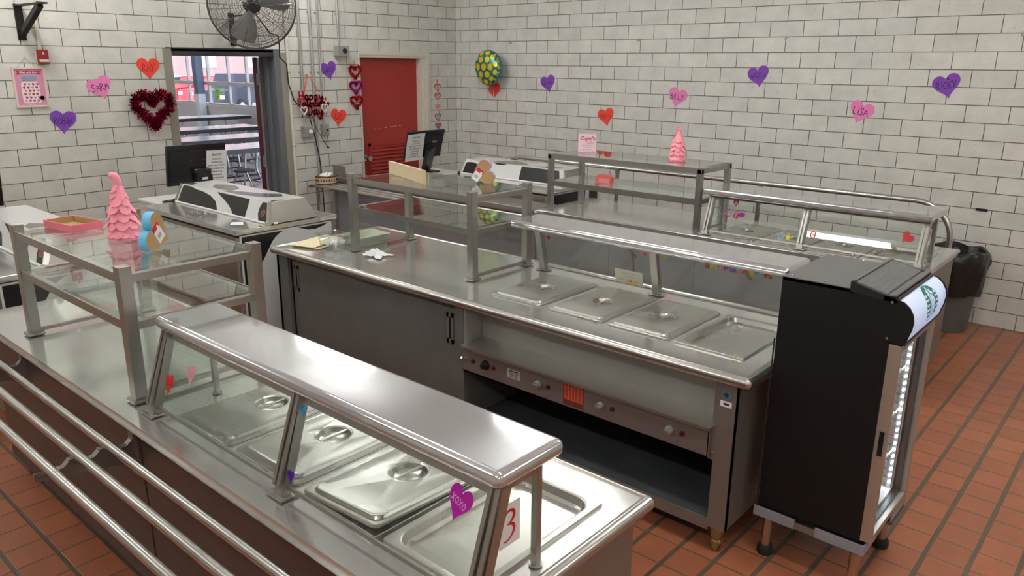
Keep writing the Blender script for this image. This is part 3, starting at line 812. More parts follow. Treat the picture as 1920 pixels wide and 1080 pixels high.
for y in (-4.516, -4.663, -5.025, -5.401, -5.762):
    mb = MB(); mb.cyl((xk, y, .535), (xk - .01, y, .535), .0085, n=12); mb.cyl((xk, y, .535), (xk - .003, y, .535), .012, n=12); build('indicator_light', mb, M['darkred'], cp)
mb = MB(); mb.cyl((xk, -4.457, .536), (xk - .012, -4.457, .536), .008); mb.cyl((xk - .01, -4.457, .537), (xk - .03, -4.457, .55), .005, .007, 10); build('toggle_switch', mb, M['tube'], cp)
mb = MB(); mb.box((xk - .001, -4.842, .515), (xk, -4.755, .562)); 
for k, (z, w) in enumerate(((.551, .03), (.541, .032), (.532, .026), (.523, .03))): mb.box((xk - .0014, -4.80 - w, z), (xk - .0009, -4.80 + w, z + .003 + (.003 if k == 0 else 0)), 1)
build('rating_plate', mb, [simple('grey_label', (.45, .43, .42), .4), M['ink']], cp)
mb = MB(); mb.box((xk - .0012, -5.24, .478), (xk, -5.118, .592), 2); mb.box((xk - .0016, -5.236, .506), (xk - .001, -5.122, .588), 0)
for k in range(5):
    y = -5.150 - k * .0185; mb.box((xk - .002, y - .0014, .506), (xk - .0015, y, .586), 1)
    for q in range(9): mb.box((xk - .002, y + .003, .512 + q * .0082), (xk - .0015, y + .014, .515 + q * .0082), 2)
build('warning_label', mb, [simple('orange_red_label', (.55, .06, .025), .5), simple('label_line', (.6, .35, .25), .5), simple('label_dark', (.14, .03, .02), .5)], cp)
mb = MB(); mb.box((-4.3762, -5.968, .712), (-4.375, -5.918, .737), 0); mb.box((-4.3768, -5.957, .720), (-4.376, -5.932, .730), 1); mb.cyl((-4.3755, -5.942, .765), (-4.3765, -5.942, .765), .019, n=24, mi=2); mb.cyl((-4.3766, -5.942, .765), (-4.3770, -5.942, .765), .011, n=6, mi=1)
build('sticker', mb, [M['paper'], M['ink'], simple('blue_seal', (.08, .17, .26), .5)], mc)
for y in (-5.93, -2.72):
    for x in (-4.32, -3.6): leg(mc, x, y, .145)

# ---- far counter along the right wall, with its railed cashier end
bc = thing('serving_counter', 'far stainless serving counter running along the right wall', 'serving counter', (-1.68, -4.57, 0))
wB = [(-2.015, -1.50, c - .152, c + .152) for c in (-4.80, -5.145, -5.51, -5.87)]
mb = worktop(-2.10, -1.265, -6.12, -3.035, H, wells=wB, r=.012, rise=0); mb.box((-2.1, -6.12, H - .045), (-2.092, -3.035, H - .006)); build('worktop', mb, [M['top'], M['rim']], bc)
well_liner(bc, wB, depth=.15)
mb = MB()
for k in range(4):
    y0 = -6.08 + k * .7625; mb.box((-2.065, y0 + .0015, .1), (-2.05, y0 + .761, .815))
build('front_panel', mb, M['greypanel'], bc)
mb = MB(); mb.box((-2.05, -6.09, .1), (-1.30, -6.07, .815)); build('end_panel', mb, M['ctrl'], bc)
mb = MB(); mb.box((-2.05, -3.09, .1), (-1.30, -3.07, .815)); build('end_panel', mb, M['ctrl'], bc)
mb = MB(); mb.box((-2.05, -6.07, .1), (-1.30, -3.09, .13)); mb.box((-1.32, -6.07, .13), (-1.30, -3.09, .815)); build('rear_panel', mb, M['door'], bc)
for y in (-6.03, -3.15):
    for x in (-2.0, -1.36): leg(bc, x, y, .1)
mb = MB(); mb.bar((-2.085, -4.05, .44), (-2.14, -4.05, .79), .012, .012); mb.bar((-2.065, -4.05, .60), (-2.27, -4.05, .76), .02, .012); build('rail_bracket', mb, M['tube'], bc)
mb = MB(); mb.bar((-2.065, -5.0, .60), (-2.27, -5.0, .76), .02, .012); build('rail_bracket', mb, M['tube'], bc)
cc = thing('cashier_counter', 'narrow steel cashier counter with three tray bars beside the red door', 'counter', (-1.9, -1.6, 0))
mb = worktop(-2.10, -1.78, -3.03, -.14, H, r=.012, rise=0); mb.box((-2.1, -3.03, H - .05), (-2.092, -.14, H - .006)); build('worktop', mb, [M['ctrl'], M['ctrl']], cc)
mb = MB(); mb.box((-2.06, -3.02, .12), (-2.045, -1.55, .81)); mb.box((-2.06, -1.545, .12), (-2.045, -.17, .81)); build('front_panel', mb, M['greypanel'], cc)
mb = MB(); mb.box((-2.07, -.2, .0), (-2.03, -.16, .82)); mb.box((-2.05, -.19, .12), (-1.82, -.17, .81)); build('end_panel', mb, M['ctrl'], cc)
for a, b_ in (((-1.84, -3.0, 0), (-1.80, -2.96, .82)), ((-1.84, -.22, 0), (-1.80, -.18, .82)), ((-2.05, -3.02, 0), (-2.01, -2.98, .82))):
    mb = MB(); mb.box(a, b_); build('leg', mb, M['post'], cc)
for x in (-2.19, -2.28, -2.37):
    mb = MB(); mb.cyl((x, -3.0, .805), (x, -.17, .805), .015, n=14); build('tray_rail', mb, M['bars'], cc)
for a, b_ in (((-2.395, -.19, .772), (-2.07, -.15, .792)), ((-2.395, -1.6, .772), (-2.06, -1.57, .792)), ((-2.395, -2.97, .772), (-2.06, -2.94, .792))):
    mb = MB(); mb.box(a, b_, 0, .004); build('rail_bracket', mb, M['post'], cc)
mb = MB(); mb.cyl((-2.33, -.22, 0), (-2.33, -.22, .775), .014, n=14); mb.cyl((-2.33, -.22, 0), (-2.33, -.22, .01), .03); build('rail_leg', mb, M['post'], cc)
mb = MB(); mb.box((-2.06, -.36, H), (-2.052, -.15, H + .12)); build('splash_plate', mb, M['post'], cc)
mb = MB(); pp = [(0, .0), (.025, 0), (.028, .05), (.02, .06), (.004, .055)]; mb.prism(pp, (-2.07, -.40, H + .001), (0, -1, 0), (0, 0, 1), 0, .004); solo('card_tag', mb, foam('hot_pink_card', (.85, .05, .2)), 'small hot pink tag standing on the cashier counter by its steel end plate', 'tag', (-2.07, -.41, H))

# ---- pans and lids
GF, GM, GB = 'pan covers on the nearest counter', 'pan covers on the middle counter', 'pan covers on the far counter'
zl = H + .007
for (x, y, lab, til) in ((-5.78, -4.855, 'recessed handle steel pan lid on the nearest counter, by the red heart cling', 0), (-5.78, -5.225, 'recessed handle steel pan lid on the nearest counter, between two other lids', 0), (-5.78, -5.598, 'steel pan lid propped up at one corner, beside the open pan on the nearest counter', .03)):
    make_lid('pan_lid', lab, (x, y, zl), GF, til)
make_pan('steam_pan', 'open shallow steel pan on the nearest counter beneath the red number three', (-5.78, -5.955, zl), 'open steam pans')
mb = MB(); mb.loops([rrect(-5.78, -5.598, LIDX - .002, LIDY - .004, .012, H - .001), rrect(-5.78, -5.598, LIDX - .002, LIDY - .004, .012, H + .002), rrect(-5.78, -5.598, LIDX - .022, LIDY - .022, .05, H + .002), rrect(-5.78, -5.598, LIDX - .03, LIDY - .03, .05, H - .02)]); solo('steam_pan', mb, M['lid'], 'steel pan under the propped up lid on the nearest counter', 'pan', (-5.78, -5.598, H))
for (x, y, lab) in ((-3.945, -4.645, 'steel pan lid on the middle counter, nearest the glass display shelf'), (-3.945, -5.03, 'steel pan lid on the middle counter in front of the taped card'), (-3.945, -5.395, 'steel pan lid on the middle counter next to the open pan by the cooler')):
    make_lid('pan_lid', lab, (x, y, zl), GM)
make_pan('steam_pan', 'open shallow steel pan on the middle counter next to the black cooler', (-3.945, -5.76, zl), 'open steam pans', .025)
for (x, y, lab) in ((-1.755, -4.80, 'steel pan lid on the far counter below the love you cling'), (-1.755, -5.145, 'steel pan lid on the far counter behind the yellow star cling'), (-1.755, -5.51, 'steel pan lid on the far counter behind the glare on the glass')):
    make_lid('pan_lid', lab, (x, y, zl), GB)
make_pan('steam_pan', 'open shallow steel pan on the far counter behind the red heart cling', (-1.755, -5.87, zl), 'open steam pans', .025)

# ------------------------------------------------------------------ milk coolers with black and white cow pattern
M['cowwhite'] = simple('white_laminate', (.66, .67, .66), .22)
M['cowblack'] = simple('black_laminate', (.012, .012, .014), .3)
M['cowgrey'] = simple('grey_smoked_print', (.16, .16, .16), .12)
M['seal'] = simple('red_seal', (.6, .01, .05), .4)
M['coolside'] = steel('cooler_steel', (.36, .34, .31), rough=.36)
def milk_cooler(label, dx, dy, near_patches, top_patches, end_polys, roundel=True):
    t = thing('milk_cooler', label, 'milk cooler', (-4.115 + dx, -1.74 + dy, 0))
    X0, X1, Y0, Y1 = -4.53 + dx, -3.70 + dx, -2.435 + dy, -1.04 + dy
    ZD = .96
    mb = MB(); mb.box((X0 + .02, Y0 + .022, .10), (X1 - .02, Y1 - .02, .905)); build('body', mb, M['coolside'], t)
    mb = MB(); mb.box((X0 + .03, Y0 + .03, .905), (X1 - .03, Y1 - .03, .925)); build('gasket', mb, M['rubber'], t)
    for (a, b_) in ((X0, -4.262 + dx), (-3.85 + dx, X1)):
        mb = MB(); mb.box((a, Y0, .925), (b_, Y1, ZD), 0, .004); build('deck_lid', mb, M['top'], t)
    mb = MB(); mb.box((-4.262 + dx, Y0 + .004, .925), (-3.85 + dx, Y1, ZD - .006)); build('deck_centre', mb, M['steel'], t)
    for x in (X0 + .018, X1 - .018 - .03):
        for y in (Y0 + .018, Y1 - .05):
            mb = MB(); mb.box((x, y, .1), (x + .03, y + .03, .90)); build('corner_trim', mb, M['steel'], t)
    for x in (X0 + .1, X1 - .1):
        for y in (Y0 + .12, Y1 - .12):
            mb = MB(); mb.cyl((x - .015, y, .045), (x + .015, y, .045), .045, n=18, mi=0); mb.box((x - .022, y - .02, .05), (x + .022, y + .02, .1), 1); build('caster', mb, [M['rubber'], M['steel']], t)
    # end panel
    xa, xb, za, zb = X0 + .035, X1 - .045, .13, .918
    mb = MB(); mb.box((xa, Y0 + .012, za), (xb, Y0 + .022, zb), 0); mb.box((xa + .012, Y0 + .0105, za), (xb - .012, Y0 + .013, zb - .012), 1)
    for pl in end_polys:
        mb.prism([(x + dx, z) for x, z in pl], (0, Y0 + .0104, 0), (1, 0, 0), (0, 0, 1), 0, .0012, 0)
    build('end_panel', mb, [M['cowwhite'], M['cowblack']], t)
    # hood: slanted box, y runs from left end (larger) to right end
    bn, bf, tn, tf = -4.262 + dx, -3.85 + dx, -4.20 + dx, -3.91 + dx
    yl, yr, yl2, yr2 = Y1 - .01, Y0 + .03, Y1 - .03, Y0 + .09
    zt = 1.102
    mb = MB()
    P = [Vector(p) for p in ((bn, yl, ZD), (bf, yl, ZD), (bf, yr, ZD), (bn, yr, ZD), (tn, yl2, zt), (tf, yl2, zt), (tf, yr2, zt), (tn, yr2, zt))]
    mb.add(P, [(0, 3, 7, 4), (1, 5, 6, 2), (4, 7, 6, 5)], 0); mb.add(P, [(3, 2, 6, 7), (0, 4, 5, 1), (0, 1, 2, 3)], 1)
    # steel rims on the end
    for k in (3, 0):
        s = [P[k], P[k + 4]]; mb.bar(P[k], P[k + 4], .012, .03, up=(-1, 0, .4), mi=2)
    n = (P[3] - P[0]).cross(P[4] - P[0]).normalized()
    if n.x > 0: n = -n
    def face(u, v): # near slanted face
        a = P[0].lerp(P[3], u); b = P[4].lerp(P[7], u); return a.lerp(b, v) + n * .0012
    def topf(u, v):
        a = P[4].lerp(P[7], u); b = P[5].lerp(P[6], u); return a.lerp(b, v) + Vector((0, 0, .0012))
    for pl in near_patches:
        vs = [face(*p) for p in pl]; mb.add(vs, [tuple(reversed(range(len(vs)))) if (vs[1] - vs[0]).cross(vs[2] - vs[0]).dot(n) < 0 else tuple(range(len(vs)))], 3)
    for pl in top_patches: mb.add([topf(*p) for p in pl], [tuple(range(len(pl)))], 4)
    if roundel:
        c = face(.945, .45); a = (P[3] - P[0]).normalized(); b2 = (P[4] - P[0]).normalized()
        for r, mi, o in ((.024, 5, .0008), (.018, 3, .0012), (.013, 6, .0016)):
            mb.add([c + n * o + a * (r * math.cos(q * PI / 10)) + b2 * (r * math.sin(q * PI / 10)) for q in range(20)], [tuple(range(20))], mi)
    build('hood', mb, [M['cowwhite'], M['coolside'], M['steel'], M['cowblack'], M['cowgrey'], M['conduit'], M['seal']], t, smooth=20)
    mb = MB(); mb.cyl((bn - .008, yl - .02, ZD + .008), (bn - .008, yr + .02, ZD + .008), .008, n=12); build('hinge_strip', mb, M['white'], t)
    for y in (yl + .005, yr - .012):
        mb = MB(); mb.cyl((bn - .006, y - .01, ZD + .006), (bn - .006, y + .012, ZD + .006), .018, n=14); mb.cyl((bn + .03, yr - .02, ZD + .002), (bn + .06, yr - .02, ZD + .002), .012, n=12) if y < yl else None; build('hinge', mb, M['black'] if y > yr else M['steel'], t)
    return t
wave = [(-4.44, .13), (-4.432, .4), (-4.405, .59), (-4.364, .671), (-4.315, .746), (-4.256, .836), (-4.222, .871), (-4.187, .894), (-4.129, .915), (-4.071, .916), (-4.010, .899), (-3.954, .881), (-3.888, .876), (-3.812, .893), (-3.757, .916), (-3.757, .13)]
nearA = [[(.02, .95), (.12, .96), (.19, .87), (.28, .83), (.37, .72), (.44, .50), (.485, .04), (.02, .04)],
         [(.44, .96), (.80, .96), (.77, .03), (.65, .03), (.63, .22), (.59, .45), (.52, .70), (.46, .88)],
         [(.935, .95), (.995, .95), (.995, .06), (.905, .08), (.895, .40), (.91, .72)]]
topA = [[(.18, .55), (.25, .3), (.36, .2), (.48, .25), (.44, .62), (.33, .8), (.24, .75)], [(.44, .12), (.6, .1), (.82, .3), (.88, .7), (.8, .9), (.7, .62), (.55, .4)], [(.985, .05), (.985, .5), (.95, .2)], [(.0, .05), (.1, .05), (.06, .3), (.0, .3)]]
milk_cooler('black and white cow print milk cooler between the middle counter and the open doorway', 0, 0, nearA, topA, [wave])
nearB = [[(.02, .78), (.05, .84), (.10, .85), (.16, .74), (.20, .55), (.2, .05), (.02, .05)], [(.30, 1.0), (.45, 1.0), (.43, .93), (.38, .88), (.34, .9)], [(.60, .95), (.96, .95), (.96, .05), (.585, .05)]]
topB = [[(.26, .2), (.33, .1), (.55, .12), (.62, .3), (.5, .7), (.4, .85), (.32, .6)], [(.68, .2), (.8, .12), (.92, .3), (.9, .6), (.78, .5)]]
milk_cooler('mostly white cow print milk cooler behind the cashier counter by the right wall', 2.79, -.47, nearB, topB, [[(-4.0, .13), (-3.86, .13), (-3.90, .918), (-3.955, .918)]], roundel=False)
milk_cooler('cow print milk cooler at the far left beyond the nearest counter', -1.48, -.155, nearA, [[(.55, .3), (.62, .1), (.8, .1), (.92, .35), (.95, .8), (.8, .8), (.65, .6)], [(.985, .05), (.985, .9), (.94, .4)]], [wave])

# ------------------------------------------------------------------ cashier stands and touch screens
def cabinet(label, x0, x1, y0, y1, z):
    t = thing('cashier_stand', label, 'stand', ((x0 + x1) / 2, (y0 + y1) / 2, 0))
    mb = MB(); mb.box((x0, y0, .06), (x1, y1, z - .02), 0, .004); build('cabinet', mb, M['whitepaint'], t)
    mb = MB(); mb.box((x0 - .01, y0 - .01, z - .02), (x1 + .01, y1 + .01, z), 0, .004); build('top', mb, M['white'], t)
    for x in (x0 + .05, x1 - .05):
        for y in (y0 + .05, y1 - .05):
            mb = MB(); mb.cyl((x, y, 0), (x, y, .06), .02, n=12); build('foot', mb, M['rubber'], t)
    return t
cabinet('cream cashier stand with keypad in front of the open doorway', -4.32, -3.62, -.99, -.5, .93)
cabinet('cream cashier stand in front of the red door', -1.42, -.82, -.92, -.35, .855)
cabinet('cream cashier stand at the far left edge', -5.95, -5.42, -.99, -.5, .93)
def pos(label, base, cen, w, h, tilt, arm):
    """touch screen seen from behind; its screen faces the back wall"""
    t = thing('pos_terminal', label, 'touch screen till', base)
    c = Vector(cen); Mx = Matrix.Translation(c) @ Matrix.Rotation(tilt, 4, 'X')
    mb = MB(); mb.box((-w / 2, -.012, -h / 2), (w / 2, .016, h / 2), 0, .006, 2, Mx); mb.box((-w / 2 + .02, -.022, -h / 2 + .03), (w / 2 - .02, -.01, h / 2 - .05), 0, .008, 2, Mx); scr = build('screen_housing', mb, M['black'], t)
    mb = MB(); mb.box((-w / 2 + .012, .0165, -h / 2 + .012), (w / 2 - .012, .0175, h / 2 - .012), 0, 0, 2, Mx); build('display', mb, M['blackmatte'], scr)
    mb = MB()
    for dx in (-.06, .06): mb.cyl(Mx @ Vector((dx, -.022, .04)), Mx @ Vector((dx, -.0245, .04)), .004, n=8)
    build('screw', mb, M['conduit'], scr)
    b = Vector(base)
    if arm == 'neck':
        a = Mx @ Vector((.03, -.02, -.07))
        mb = MB(); mb.box((-.04, -.075, -.16), (.10, -.02, -.03), 0, .012, 2, Mx); mb.cyl(Mx @ Vector((-.055, -.05, -.045)), Mx @ Vector((-.02, -.05, -.045)), .022, n=14)
        mb.box((b.x - .05, b.y - .02, b.z + .01), (b.x + .07, b.y + .04, a.z - .02), 0, .008); build('stand', mb, M['black'], t)
        mb = MB(); mb.box((.012, -.0765, -.12), (.062, -.075, -.10), 0, 0, 2, Mx); build('asset_label', mb, M['paper'], scr)
    else:
        mb = MB(); a = Mx @ Vector((.06, -.02, -.04)); mb.bar(b + Vector((.03, .02, .01)), a + Vector((0, -.03, 0)), .16, .05, up=(0, -1, .3), bev=.01)
        mb.box((-.02, -.05, -.06), (.14, -.02, .01), 0, .01, 2, Mx); build('stand', mb, M['black'], t)
        mb = MB(); mb.box((.09, -.0245, .02), (.16, -.0225, .04), 0, 0, 2, Mx); build('asset_label', mb, M['conduit'], scr)
    mb = MB(); mb.box((b.x - .12, b.y - .10, b.z + .001), (b.x + .14, b.y + .14, b.z + .016), 0, .006); build('base', mb, M['black'], t)
    return t, Mx
tA, MA = pos('black touch screen till seen from behind in front of the open doorway', (-3.84, -.74, .93), (-3.9, -.74, 1.205), .53, .345, .16, 'neck')
tB, MBx = pos('black touch screen till seen from behind in front of the red door', (-1.14, -.62, .855), (-1.27, -.76, 1.19), .54, .315, .30, 'wedge')
pos('black touch screen till cut off at the left edge', (-5.65, -.74, .93), (-5.645, -.74, 1.205), .53, .345, .16, 'neck')
mb = MB(); mb.box((-4.29, -.96, .931), (-4.06, -.86, .947), 0, .004); mb.box((-4.27, -.95, .947), (-4.08, -.87, .951), 0); solo('keyboard', mb, M['black'], 'small black keypad on the cream stand beside the left touch screen till', 'keypad', (-4.17, -.91, .931))
def price_list(label, Mx, x0, x1, z0, z1, off, size, rot, loc):
    mb = MB(); c = ((x0 + x1) / 2, 0, (z0 + z1) / 2); R2 = Mx @ Matrix.Translation((c[0], off, c[2])) @ Matrix.Rotation(rot, 4, 'Y')
    w, h = (x1 - x0), (z1 - z0)
    # a curled sheet
    n = 8; vs = []; fs = []
    for i in range(n + 1):
        for j in (0, 1):
            z = -h / 2 + h * i / n; vs.append(R2 @ Vector((-w / 2 + w * j, -.002 - .012 * (1 - i / n) ** 2, z)))
    for i in range(n): fs.append((2 * i, 2 * i + 1, 2 * i + 3, 2 * i + 2))
    mb.add(vs, fs, 0)
    R3 = R2.to_3x3(); A = R3 @ Vector((1, 0, 0)); B = R3 @ Vector((0, 0, 1))
    def line(s, sz, y, bold): 
        o = R2 @ Vector((0, -.0035 - .012 * (1 - (y + h / 2) / h) ** 2, y)); put_text(mb, s, sz, o, A, B, 0, 1, bold=bold)
    line('SNACKS', size * 1.5, h * .36, .0004)
    for k, s in enumerate(('CHIPS $1.25', 'COOKIE $1.00', 'FRUIT ROLL UP $0.75', 'RICE KRISPIE $1.00', 'DRINKS $1.25', 'WATER $0.75', 'EXTRA MILK $0.75')):
        line(s, size, h * (.23 - .095 * k), .0003)
    return solo('price_list', mb, [M['paper'], M['ink']], label, 'price list', loc)
price_list('white snack price list taped to the till at the open doorway', MA, .075, .262, -.175, .115, -.026, .0165, .03, tuple(MA @ Vector((.16, -.03, 0))))
price_list('white snack price list taped to the till by the red door', MBx, -.285, -.035, -.165, .14, -.026, .0195, -.04, tuple(MBx @ Vector((-.13, -.03, 0))))

# ------------------------------------------------------------------ glass door cooler with lit sign
fr = thing('display_cooler', 'slim black glass door drinks cooler with lit white sign on chrome legs', 'drinks cooler', (-3.98, -6.29, 0))
FX0, FX1, FY0, FY1 = -4.22, -3.74, -6.478, -6.06
mb = MB(); mb.box((FX0, FY0, .245), (FX0 + .022, FY1, 1.258)); mb.box((FX1 - .022, FY0, .245), (FX1, FY1, 1.258)); mb.box((FX0 + .022, FY1 - .02, .245), (FX1 - .022, FY1, 1.24))
mb.box((FX0 + .022, FY0, .245), (FX1 - .022, FY1 - .02, .28)); mb.box((FX0 + .022, FY0, 1.06), (FX1 - .022, FY1 - .02, 1.10))
build('cabinet', mb, M['blackmatte'], fr)
mb = MB(); mb.box((FX0, -6.33, 1.243), (FX1, FY1, 1.262), 0, .002); tp = build('top_panel', mb, simple('dark_grey_top', (.13, .13, .13), .5), fr)
mb = MB()
for x in (FX0 + .02, FX1 - .02):
    for y in (-6.09, -6.22): mb.ball((x, y, 1.263), .005, n=8, m=6)
build('screw', mb, M['tube'], tp)
# raised louvre hood behind the sign
mb = MB(); mb.prism([(-6.318, 1.25), (-6.318, 1.288), (-6.485, 1.248), (-6.485, 1.235)], (FX0 - .001, 0, 0), (0, 1, 0), (0, 0, 1), 0, FX1 - FX0 + .002); lv = build('louvre_hood', mb, M['black'], fr)
mb = MB()
nz = Vector((0, .2335, .972))
for k in range(20):
    f_ = k / 19; y = -6.335 - .105 * f_; z = 1.288 - (-6.318 - y) * .2395 + .0012
    mb.bar((FX0 + .018, y, z), (FX1 - .018, y, z), .003, .004, up=tuple(nz))
build('louvre_slat', mb, simple('grey_slat', (.26, .26, .26), .4), lv)
mb = MB(); mb.bar((FX0 + .004, -6.464, 1.257), (FX1 - .004, -6.464, 1.257), .03, .006, up=tuple(nz)); mb.bar((FX0 + .01, -6.325, 1.2895), (FX1 - .01, -6.325, 1.2895), .016, .003, up=tuple(nz)); build('louvre_trim', mb, simple('grey_trim', (.12, .12, .12), .35), lv)
# curved sign: profile in y,z from top to bottom
prof = [(-6.485, 1.245), (-6.505, 1.240), (-6.527, 1.222), (-6.541, 1.198), (-6.546, 1.17), (-6.543, 1.14), (-6.536, 1.115), (-6.531, 1.095)]
M['sign'] = simple('lit_sign_white', (.62, .64, .68), .3, emit=(.42, .6, 1.0), es=.42)
mb = MB(); vs = []; fs = []
for x in (FX0 + .008, FX1 - .008): vs += [(x, y, z) for y, z in prof]
n = len(prof); fs = [(i, i + 1, n + i + 1, n + i) for i in range(n - 1)]
mb.add(vs, fs, 0); sg = build('lit_sign', mb, M['sign'], fr, smooth=60)
for x, s in ((FX0 - .001, .009), (FX1 - .008, .009)):
    mb = MB(); mb.prism([(-6.44, 1.258)] + [(y - .004, z + .003) for y, z in prof] + [(-6.525, 1.085), (-6.44, 1.085)], (x, 0, 0), (0, 1, 0), (0, 0, 1), 0, s); build('sign_cheek', mb, M['blackmatte'], fr)
mb = MB(); mb.box((FX0, -6.533, 1.083), (FX1, -6.47, 1.095)); mb.bar((FX0 + .006, -6.487, 1.249), (FX1 - .006, -6.487, 1.249), .012, .006, up=(0, -.5, .8)); build('sign_trim', mb, M['black'], fr)
for (y, z) in ((-6.47, 1.238), (-6.47, 1.10)):
    mb = MB(); mb.cyl((FX0 - .001, y, z), (FX0 - .005, y, z), .005, n=10); build('screw', mb, M['tube'], fr)
# emblem on the sign: green disc with crowned long-haired figure, wrapped on the curve
cum = [0]
for i in range(1, n): cum.append(cum[-1] + math.hypot(prof[i][0] - prof[i - 1][0], prof[i][1] - prof[i - 1][1]))
def on_sign(u, v, off):
    s = min(max((1 - v) * cum[-1], 0), cum[-1] - 1e-6); i = max(k for k in range(n) if cum[k] <= s); i = min(i, n - 2)
    f_ = (s - cum[i]) / (cum[i + 1] - cum[i]); y = prof[i][0] + (prof[i + 1][0] - prof[i][0]) * f_; z = prof[i][1] + (prof[i + 1][1] - prof[i][1]) * f_
    ty, tz = prof[i + 1][0] - prof[i][0], prof[i + 1][1] - prof[i][1]; L = math.hypot(ty, tz)
    return Vector((u, y + tz / L * off, z - ty / L * off))
def emblem(mb, poly, off, mi, cu=-3.945, cv=.53, R_=.076, N_=56):
    """fills polygon (unit disc coordinates) in thin horizontal strips so that it bends with the sign"""
    k = len(poly); H_ = cum[-1]
    vlo = min(p[1] for p in poly); vhi = max(p[1] for p in poly)
    for q in range(N_):
        va = -1 + 2 * q / N_; vb = -1 + 2 * (q + 1) / N_; vm = (va + vb) / 2
        if vb < vlo or va > vhi: continue
        xs = []
        for i in range(k):
            (x1_, y1_), (x2_, y2_) = poly[i], poly[(i + 1) % k]
            if (y1_ <= vm) != (y2_ <= vm): xs.append(x1_ + (vm - y1_) * (x2_ - x1_) / (y2_ - y1_))
        xs.sort()
        for i in range(0, len(xs) - 1, 2):
            P = [on_sign(cu + a * R_, cv + b * R_ / H_, off) for a, b in ((xs[i], va), (xs[i + 1], va), (xs[i + 1], vb), (xs[i], vb))]
            mb.add(P, [(0, 1, 2, 3)], mi)
mb = MB(); G_, W_ = 0, 1
disc = [(math.cos(2 * PI * i / 48), math.sin(2 * PI * i / 48)) for i in range(48)]
emblem(mb, disc, .0006, G_)
mirror = lambda P: [(-x, y) for x, y in P]
for F in (lambda P: P, mirror):
    emblem(mb, F([(.08, .42), (.06, .86), (.2, .62), (.34, .72), (.28, .5), (.46, .5), (.36, .36), (.2, .44)]), .0010, W_)
    for k in range(5):       # wavy tail strands
        y0 = .25 - k * .24
        emblem(mb, F([(.50, y0), (.66, y0 + .05), (.82, y0 + .0), (.96, y0 + .07), (.95, y0 - .03), (.82, y0 - .09), (.66, y0 - .04), (.52, y0 - .09)]), .0010, W_)
    emblem(mb, F([(.6, .42), (.86, .36), (.8, .52), (.66, .58)]), .0010, W_)
emblem(mb, [(-.06, .95), (0, .72), (.06, .95), (0, .9)], .0012, W_)
hair = [(0, .44), (.22, .38), (.36, .2), (.4, -.05), (.36, -.4), (.42, -.75), (.36, -.93), (-.36, -.93), (-.42, -.75), (-.36, -.4), (-.4, -.05), (-.36, .2), (-.22, .38)]
emblem(mb, hair, .0012, W_)
faceo = [(0, .34), (.16, .28), (.24, .1), (.2, -.14), (.1, -.3), (0, -.34), (-.1, -.3), (-.2, -.14), (-.24, .1), (-.16, .28)]
emblem(mb, [(x * 1.1, y * 1.08) for x, y in faceo], .0014, G_); emblem(mb, faceo, .0016, W_)
for F in (lambda P: P, mirror):
    emblem(mb, F([(.05, .1), (.1, .14), (.17, .1), (.1, .07)]), .0018, G_); emblem(mb, F([(.04, .18), (.11, .23), (.19, .18), (.11, .2)]), .0018, G_)
    for xx in (.27, .33): emblem(mb, F([(xx, .1), (xx + .025, .0), (xx - .02, -.4), (xx + .02, -.8), (xx - .02, -.8), (xx - .055, -.4)]), .0018, G_)
emblem(mb, [(-.03, .1), (.01, .1), (.045, -.06), (0, -.08)], .0018, G_); emblem(mb, [(-.08, -.16), (0, -.14), (.08, -.16), (0, -.2)], .0018, G_)
emblem(mb, [(-.03, -.36), (.03, -.36), (.07, -.9), (-.07, -.9)], .0018, G_)
build('emblem', mb, [simple('emblem_green', (.005, .14, .075), .35, emit=(.0, .2, .12), es=.15), M['sign']], sg)
# interior
mb = MB(); x0, x1, y0, y1, z0, z1 = FX0 + .024, FX1 - .024, -6.47, FY1 - .022, .282, 1.058
mb.quad((x0, y1, z0), (x1, y1, z0), (x1, y1, z1), (x0, y1, z1)); mb.quad((x0, y0, z0), (x0, y1, z0), (x0, y1, z1), (x0, y0, z1)); mb.quad((x1, y1, z0), (x1, y0, z0), (x1, y0, z1), (x1, y1, z1))
mb.quad((x0, y0, z0), (x1, y0, z0), (x1, y1, z0), (x0, y1, z0)); mb.quad((x0, y1, z1), (x1, y1, z1), (x1, y0, z1), (x0, y0, z1)); build('liner', mb, M['white'], fr)
M['led'] = simple('led_light', (1, 1, 1), .5, emit=(.78, .9, 1), es=90)
mb = MB()
for k in range(24): mb.box((x1 - .034, -6.46, z0 + .03 + k * .031), (x1 - .027, -6.455, z0 + .036 + k * .031))
build('led_strip', mb, M['led'], fr)
mb = MB(); mb.box((x1 - .025, -6.466, z0), (x1 - .012, -6.448, z1)); build('led_channel', mb, M['tube'], fr)
for z in (.45, .645, .84):
    mb = MB()
    for k in range(12):
        y = -6.44 + k * .030; mb.cyl((x0 + .004, y, z), (x1 - .024, y, z), .0022, n=6)
    for x in (x0 + .01, (x0 + x1) / 2, x1 - .03): mb.cyl((x, -6.445, z - .003), (x, -6.10, z - .003), .003, n=6)
    mb.cyl((x0 + .004, -6.448, z + .012), (x1 - .024, -6.448, z + .012), .003, n=6)
    build('wire_shelf', mb, M['white'], fr)
mb = MB()
for k in range(19):
    z = z0 + .04 + k * .0395
    mb.cyl((x1 - .006, -6.44, z), (x1 - .006, -6.1, z), .004, n=6); mb.cyl((x0 + .02, y1 - .006, z), (x1 - .02, y1 - .006, z), .004, n=6)
build('wire_rack', mb, M['tube'], fr)
